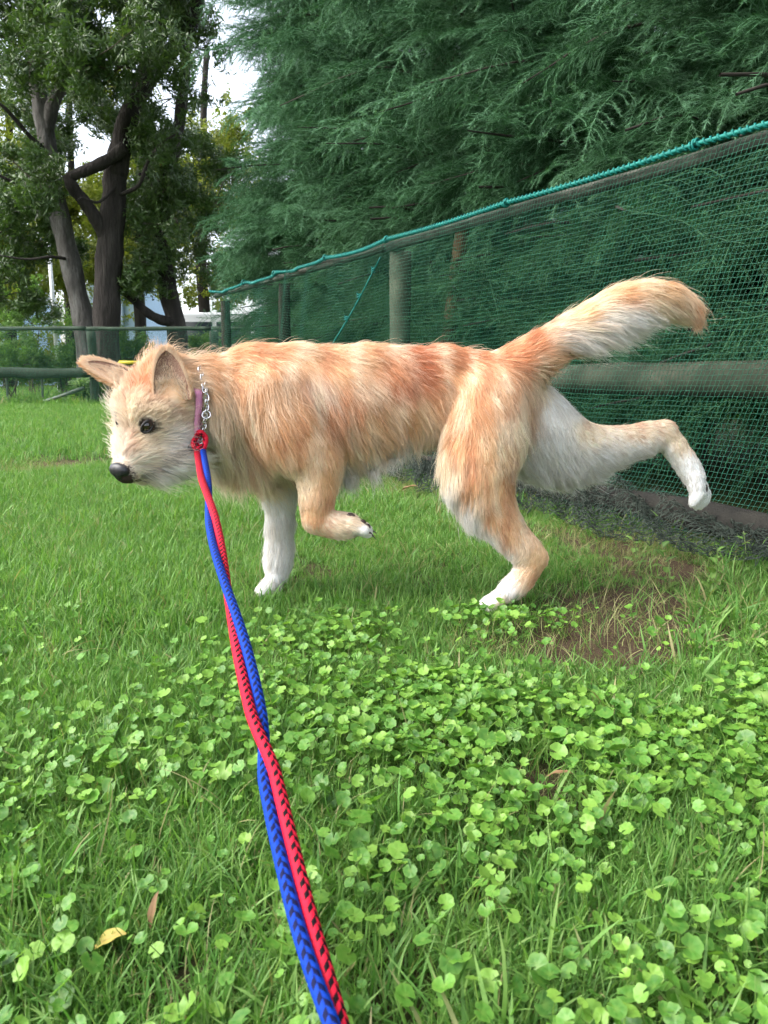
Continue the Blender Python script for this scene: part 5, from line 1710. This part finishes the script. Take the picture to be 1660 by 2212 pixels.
nose_mat = mat_noise('dog_nose', [(0.3, (0.010, 0.010, 0.012)), (0.7, (0.022, 0.021, 0.024))], scale=200, rough=0.34, bump=0.35, bscale=900, dist=0.0008, spec=0.5)
link('nose', sphere_mesh('nose', 1.0, 40, 28, nose_fn), nose_mat, dog)
lip_mat = mat_plain('dog_lip', (0.02, 0.016, 0.016), rough=0.5)
for s in (-1, 1):
    mb = MB()
    pts = [H(0.176, 0, -0.022), H(0.17, s * 0.012, -0.030), H(0.145, s * 0.023, -0.034), H(0.11, s * 0.032, -0.034), H(0.08, s * 0.038, -0.032)]
    mb.tube(spline(pts, 20), np.linspace(0.0035, 0.0018, 20), 8)
    link('lip', mb.mesh('lip'), lip_mat, dog)
pad_mat = mat_noise('dog_pad', [(0.3, (0.035, 0.024, 0.022)), (0.7, (0.09, 0.06, 0.055))], scale=120, rough=0.7, bump=0.5, bscale=600)


def blob(name, c, r, sc, mat, rot=None):
    def fn(co):
        v = np.array(co) * np.array(sc) * r
        if rot is not None: v = np.asarray(rot) @ v
        return np.asarray(c) + v
    return link(name, sphere_mesh(name, 1.0, 14, 10, fn), mat, dog)


# pads on the sole of the lifted paw, which faces back and down
blob('paw_pad', D(757, 1116, -0.100), 0.012, (1.0, .7, .75), pad_mat)
for u, v, o in ((784, 1130, -0.100), (794, 1139, -0.094)):
    blob('toe_pad', D(u, v, o), 0.009, (.9, .8, 1.0), pad_mat)
blob('paw_pad', D(1524, 1056, 0.112), 0.010, (.6, .8, 1.2), pad_mat)
claw_mat = mat_plain('dog_claw', (0.05, 0.04, 0.035), rough=0.35)


def claw(p, d, ln=0.012):
    p = np.asarray(p); d = unit(d)
    mb = MB(); mb.tube(spline([p, p + d * ln * 0.55, p + d * ln + np.array([0, 0, -0.004])], 7), np.linspace(0.0028, 0.0006, 7), 7)
    link('claw', mb.mesh('claw'), claw_mat, dog)


for b in BONES:
    if b[4] in (NF, FF, NH, FH) and b[5] in (0.008, 0.01) and b[3] < 0.016 and not (b[4] == FH and b[3] > 0.012):
        claw(b[1] + unit(b[1] - b[0]) * b[3] * 0.85, b[1] - b[0])
# ------------------------------------------------------------------ collars and leash
def ring_path(c, nrm, extra, n=90, shift=0.0):
    nrm = unit(nrm); e1 = unit(np.cross(nrm, [0, 0, 1.0])); e2 = np.cross(nrm, e1)
    c = c + nrm * shift
    out = []
    rr = np.linspace(0.03, 0.2, 260)
    for a in np.linspace(0, 2 * np.pi, n, endpoint=False):
        d = math.cos(a) * e1 + math.sin(a) * e2
        f = sdf(c + rr[:, None] * d)
        out.append(c + d * (rr[np.argmax(f > 0)] + extra))
    out = np.array(out)
    sink = np.clip((850 - proj(out)[:, 1]) / 20, 0, 1)[:, None]        # the upper part lies deep in the neck fur
    return out - unit(out - c) * 0.011 * sink


pink_mat = mat_noise('pink_webbing', [(0.3, (0.50, 0.17, 0.30)), (0.7, (0.72, 0.33, 0.48))], scale=90, rough=0.7, bump=0.5, bscale=500, dist=0.002)
steel = mat_noise('steel', [(0.3, (0.55, 0.55, 0.56)), (0.7, (0.75, 0.75, 0.76))], scale=40, rough=0.22, bump=0.05, metallic=1.0)
# pink webbing band
ra = ring_path(COLLAR_C, COLLAR_N, 0.006, 96, -0.014); rb = ring_path(COLLAR_C, COLLAR_N, 0.006, 96, 0.001)
oa = ra + unit(ra - COLLAR_C) * .002; ob = rb + unit(rb - COLLAR_C) * .002
n = 96; k = np.arange(n); k2 = (k + 1) % n
V = np.vstack([ra, rb, oa, ob])
F = np.vstack([np.stack([k + 2 * n, k2 + 2 * n, k2 + 3 * n, k + 3 * n], -1), np.stack([k, k + n, k2 + n, k2], -1), np.stack([k, k2, k2 + 2 * n, k + 2 * n], -1), np.stack([k + n, k + 3 * n, k2 + 3 * n, k2 + n], -1)])
band = link('collar_band', np_mesh('collar_band', V, F), pink_mat)
tag(band, 'pink webbing collar round the dog\'s neck, half hidden by the ear', 'collar')
# chain
cr = ring_path(COLLAR_C, COLLAR_N, 0.0115, 240, 0.008)
cl = np.vstack([cr, cr[:1]]); seg = np.r_[0, np.cumsum(np.linalg.norm(np.diff(cl, axis=0), axis=1))]
chain_e = empty('chain_collar', COLLAR_C); tag(chain_e, 'silver chain collar beside the pink band on the dog\'s neck', 'chain')


def link_mesh():
    a = np.linspace(0, 2 * np.pi, 25)
    p = np.stack([0.0088 * np.cos(a), 0.0055 * np.sin(a), 0.0016 * np.sin(2 * a)], -1)
    mb = MB(); mb.tube(p, 0.0018, 6); return mb.mesh('link')


lm = link_mesh(); lm.materials.append(steel)
nl = int(seg[-1] / 0.0105)
for j in range(nl):
    q = seg[-1] * j / nl
    p = np.array([np.interp(q, seg, cl[:, i]) for i in range(3)]); p2 = np.array([np.interp((q + .004) % seg[-1], seg, cl[:, i]) for i in range(3)])
    tx = unit(p2 - p); nz_ = unit(p - COLLAR_C); nz_ = unit(nz_ - tx * np.dot(nz_, tx))
    rot = 0.75 if j % 2 else -0.55
    ny = np.cross(nz_, tx); ny2 = ny * math.cos(rot) + nz_ * math.sin(rot); nz2 = np.cross(tx, ny2)
    o = link('link', lm, None, chain_e)
    o.matrix_basis = Matrix(((tx[0], ny2[0], nz2[0], p[0]), (tx[1], ny2[1], nz2[1], p[1]), (tx[2], ny2[2], nz2[2], p[2]), (0, 0, 0, 1)))
    o.matrix_parent_inverse = Matrix.Translation(-Vector(chain_e.location))
# where the leash hangs on
uvr = proj(cr); att = cr[np.argmin(((uvr - [440, 945]) ** 2).sum(1))]
for dp, rad, tilt in ((np.array([-.004, -.010, -.002]), .0105, .4), (np.array([.012, -.012, .052]), .009, 1.1)):
    a = np.linspace(0, 2 * np.pi, 33)
    e1 = unit([math.cos(tilt), -.4, -math.sin(tilt)]); e2 = unit(np.cross(e1, [0.2, -.9, .3]))
    mb = MB(); mb.tube(att + dp + rad * (np.cos(a)[:, None] * e1 + np.sin(a)[:, None] * e2), .0017, 8)
    link('ring', mb.mesh('ring'), steel, chain_e)


def cord_material(name, main, dark, alt):
    m, nt, p, out = material(name)
    at = N(nt, 'ShaderNodeAttribute', attribute_name='col')
    n1 = N(nt, 'ShaderNodeTexNoise', Scale=500.0, Detail=3.0)
    mx = N(nt, 'ShaderNodeMix', data_type='RGBA', blend_type='MULTIPLY'); mx.inputs[0].default_value = .5
    nt.links.new(at.outputs['Color'], mx.inputs[6]); nt.links.new(n1.outputs['Color'], mx.inputs[7])
    sc2 = N(nt, 'ShaderNodeMix', data_type='RGBA', blend_type='MULTIPLY'); sc2.inputs[0].default_value = 1.0; sc2.inputs[7].default_value = (1.3, 1.3, 1.3, 1)
    nt.links.new(mx.outputs[2], sc2.inputs[6]); nt.links.new(sc2.outputs[2], p.inputs['Base Color'])
    p.inputs['Roughness'].default_value = .7; p.inputs['Specular IOR Level'].default_value = .15
    b = N(nt, 'ShaderNodeBump', Strength=.4, Distance=.001); nt.links.new(n1.outputs['Fac'], b.inputs['Height']); nt.links.new(b.outputs[0], p.inputs['Normal'])
    return m


def braided(name, path, r, main, dark, phase, mat, parent, seg=32, pick=0.0062, twist=0.0, fr_=None):
    """braided cord: each pick is a raised bump, with a dark tracer of two columns"""
    t, nn, bn = frames(path)
    if fr_ is not None: nn, bn = fr_
    k = len(path)
    L = np.r_[0, np.cumsum(np.linalg.norm(np.diff(path, axis=0), axis=1))]
    a = np.linspace(0, 2 * np.pi, seg, endpoint=False)
    # eight columns of V-shaped picks
    ncol = 8
    A = (a[None, :] + phase + twist * L[:, None]) / (2 * np.pi) * ncol
    colm = np.floor(A); fr = A - colm
    vv = np.where(colm % 2 == 0, fr, 1 - fr)                       # slant alternates from column to column
    B = L[:, None] / pick + vv * 0.75
    fb = B - np.floor(B)
    bump = np.sin(np.pi * fb) ** .6 * np.sin(np.pi * np.clip(fr, .02, .98)) ** .5
    R = r * (0.93 + 0.08 * bump)
    V = path[:, None, :] + R[..., None] * (np.cos(a)[None, :, None] * nn[:, None, :] + np.sin(a)[None, :, None] * bn[:, None, :])
    cm = (colm % ncol).astype(int)
    isd = ((cm == 0) & (np.floor(B) % 2 == 0)) | ((cm == 1) & (np.floor(B) % 2 == 1)) | ((cm == 4) & (np.floor(B) % 2 == 0)) | ((cm == 5) & (np.floor(B) % 2 == 1))
    C = np.where(isd[..., None], np.asarray(dark), np.asarray(main))
    i = np.arange(k - 1)[:, None] * seg; j = np.arange(seg)[None, :]; j2 = (j + 1) % seg
    F = np.stack([i + j, i + j2, i + seg + j2, i + seg + j], -1).reshape(-1, 4)
    me = np_mesh(name, V.reshape(-1, 3), F); color_attr(me, C.reshape(-1, 3))
    return link(name, me, mat, parent)


red, blue = lin(196, 28, 52), lin(8, 54, 150)
navy, blk = lin(8, 16, 56), lin(16, 6, 12)
rows = [(432, 972), (447, 1060), (464, 1150), (485, 1250), (510, 1350), (535, 1455), (562, 1580), (590, 1710), (622, 1850), (660, 2000), (716, 2180), (770, 2330), (840, 2480)]
d_top = att[1] - 0.02
pts = []
for u, v in rows:
    w = (v - 972) / (2212 - 972)
    invd = (1 - w) / (d_top / 1.0) + w / 0.50
    pts.append(at_depth(u, v, 1 / invd))
center = spline(pts, 1900)
leash = empty('leash', center[0]); tag(leash, 'twisted red and blue braided rope leash running from the collar to the camera', 'leash')
vs = np.array([1106 - FPX * ((q[1] * ST + (q[2] - CAM_H) * CT) / (q[1] * CT - (q[2] - CAM_H) * ST)) for q in center])
ang = np.radians(np.interp(vs, [960, 1020, 1070, 1130, 1250, 1330, 1420, 1540, 1600, 1680, 1850, 2050, 2212, 2500], [10, 0, -80, -165, -255, -300, -350, -390, -440, -520, -545, -570, -600, -640]))
t_, _, _ = frames(center)
toc = unit(np.array([0, 0, CAM_H]) - center); toc = unit(toc - t_ * (toc * t_).sum(1, keepdims=True))
rgt = np.cross(toc, t_); rgt *= np.sign(rgt[:, :1])
rc = 0.0067
offv = np.cos(ang)[:, None] * rgt + np.sin(ang)[:, None] * toc
sep_ = rc * 0.96 * np.ones(len(center))[:, None]
cmat = cord_material('braided_cord', red, blk, navy)
braided('red_cord', center - offv * sep_, rc, red, blk, -0.78, cmat, leash, twist=0.5, fr_=(rgt, toc))
braided('blue_cord', center + offv * sep_, rc, blue, navy, -0.25, cmat, leash, twist=-0.3, fr_=(rgt, toc))
# the knot and loop that tie the leash to the chain
up0 = center[0]
a = np.linspace(0, 1, 60)[:, None]
loop = spline([up0 + [0.004, 0.004, -.012], up0 + [-.010, -.012, 0.010], att + [-.012, -.014, .004], att + [-.002, -.016, .014], att + [.008, -.012, .002], up0 + [.012, -.008, .008], up0 + [.002, .003, -.010]], 160)
braided('knot_loop', loop, .0062, red, blk, .5, cmat, leash)
q = np.linspace(0, 3.2 * np.pi, 120)
kn = up0 + np.array([0, -.002, .004]) + np.stack([.0095 * np.cos(q), .0095 * np.sin(q), (q / q[-1] - .5) * .016], -1)
braided('knot_wrap', kn, .0058, red, blk, .1, cmat, leash)
blob_me = sphere_mesh('toggle', 1.0, 16, 12, lambda co: up0 + np.array([-.016, -.010, .004]) + np.array(co) * [.008, .008, .010])
link('toggle', blob_me, mat_plain('black_toggle', (.012, .012, .014), rough=.4), leash)
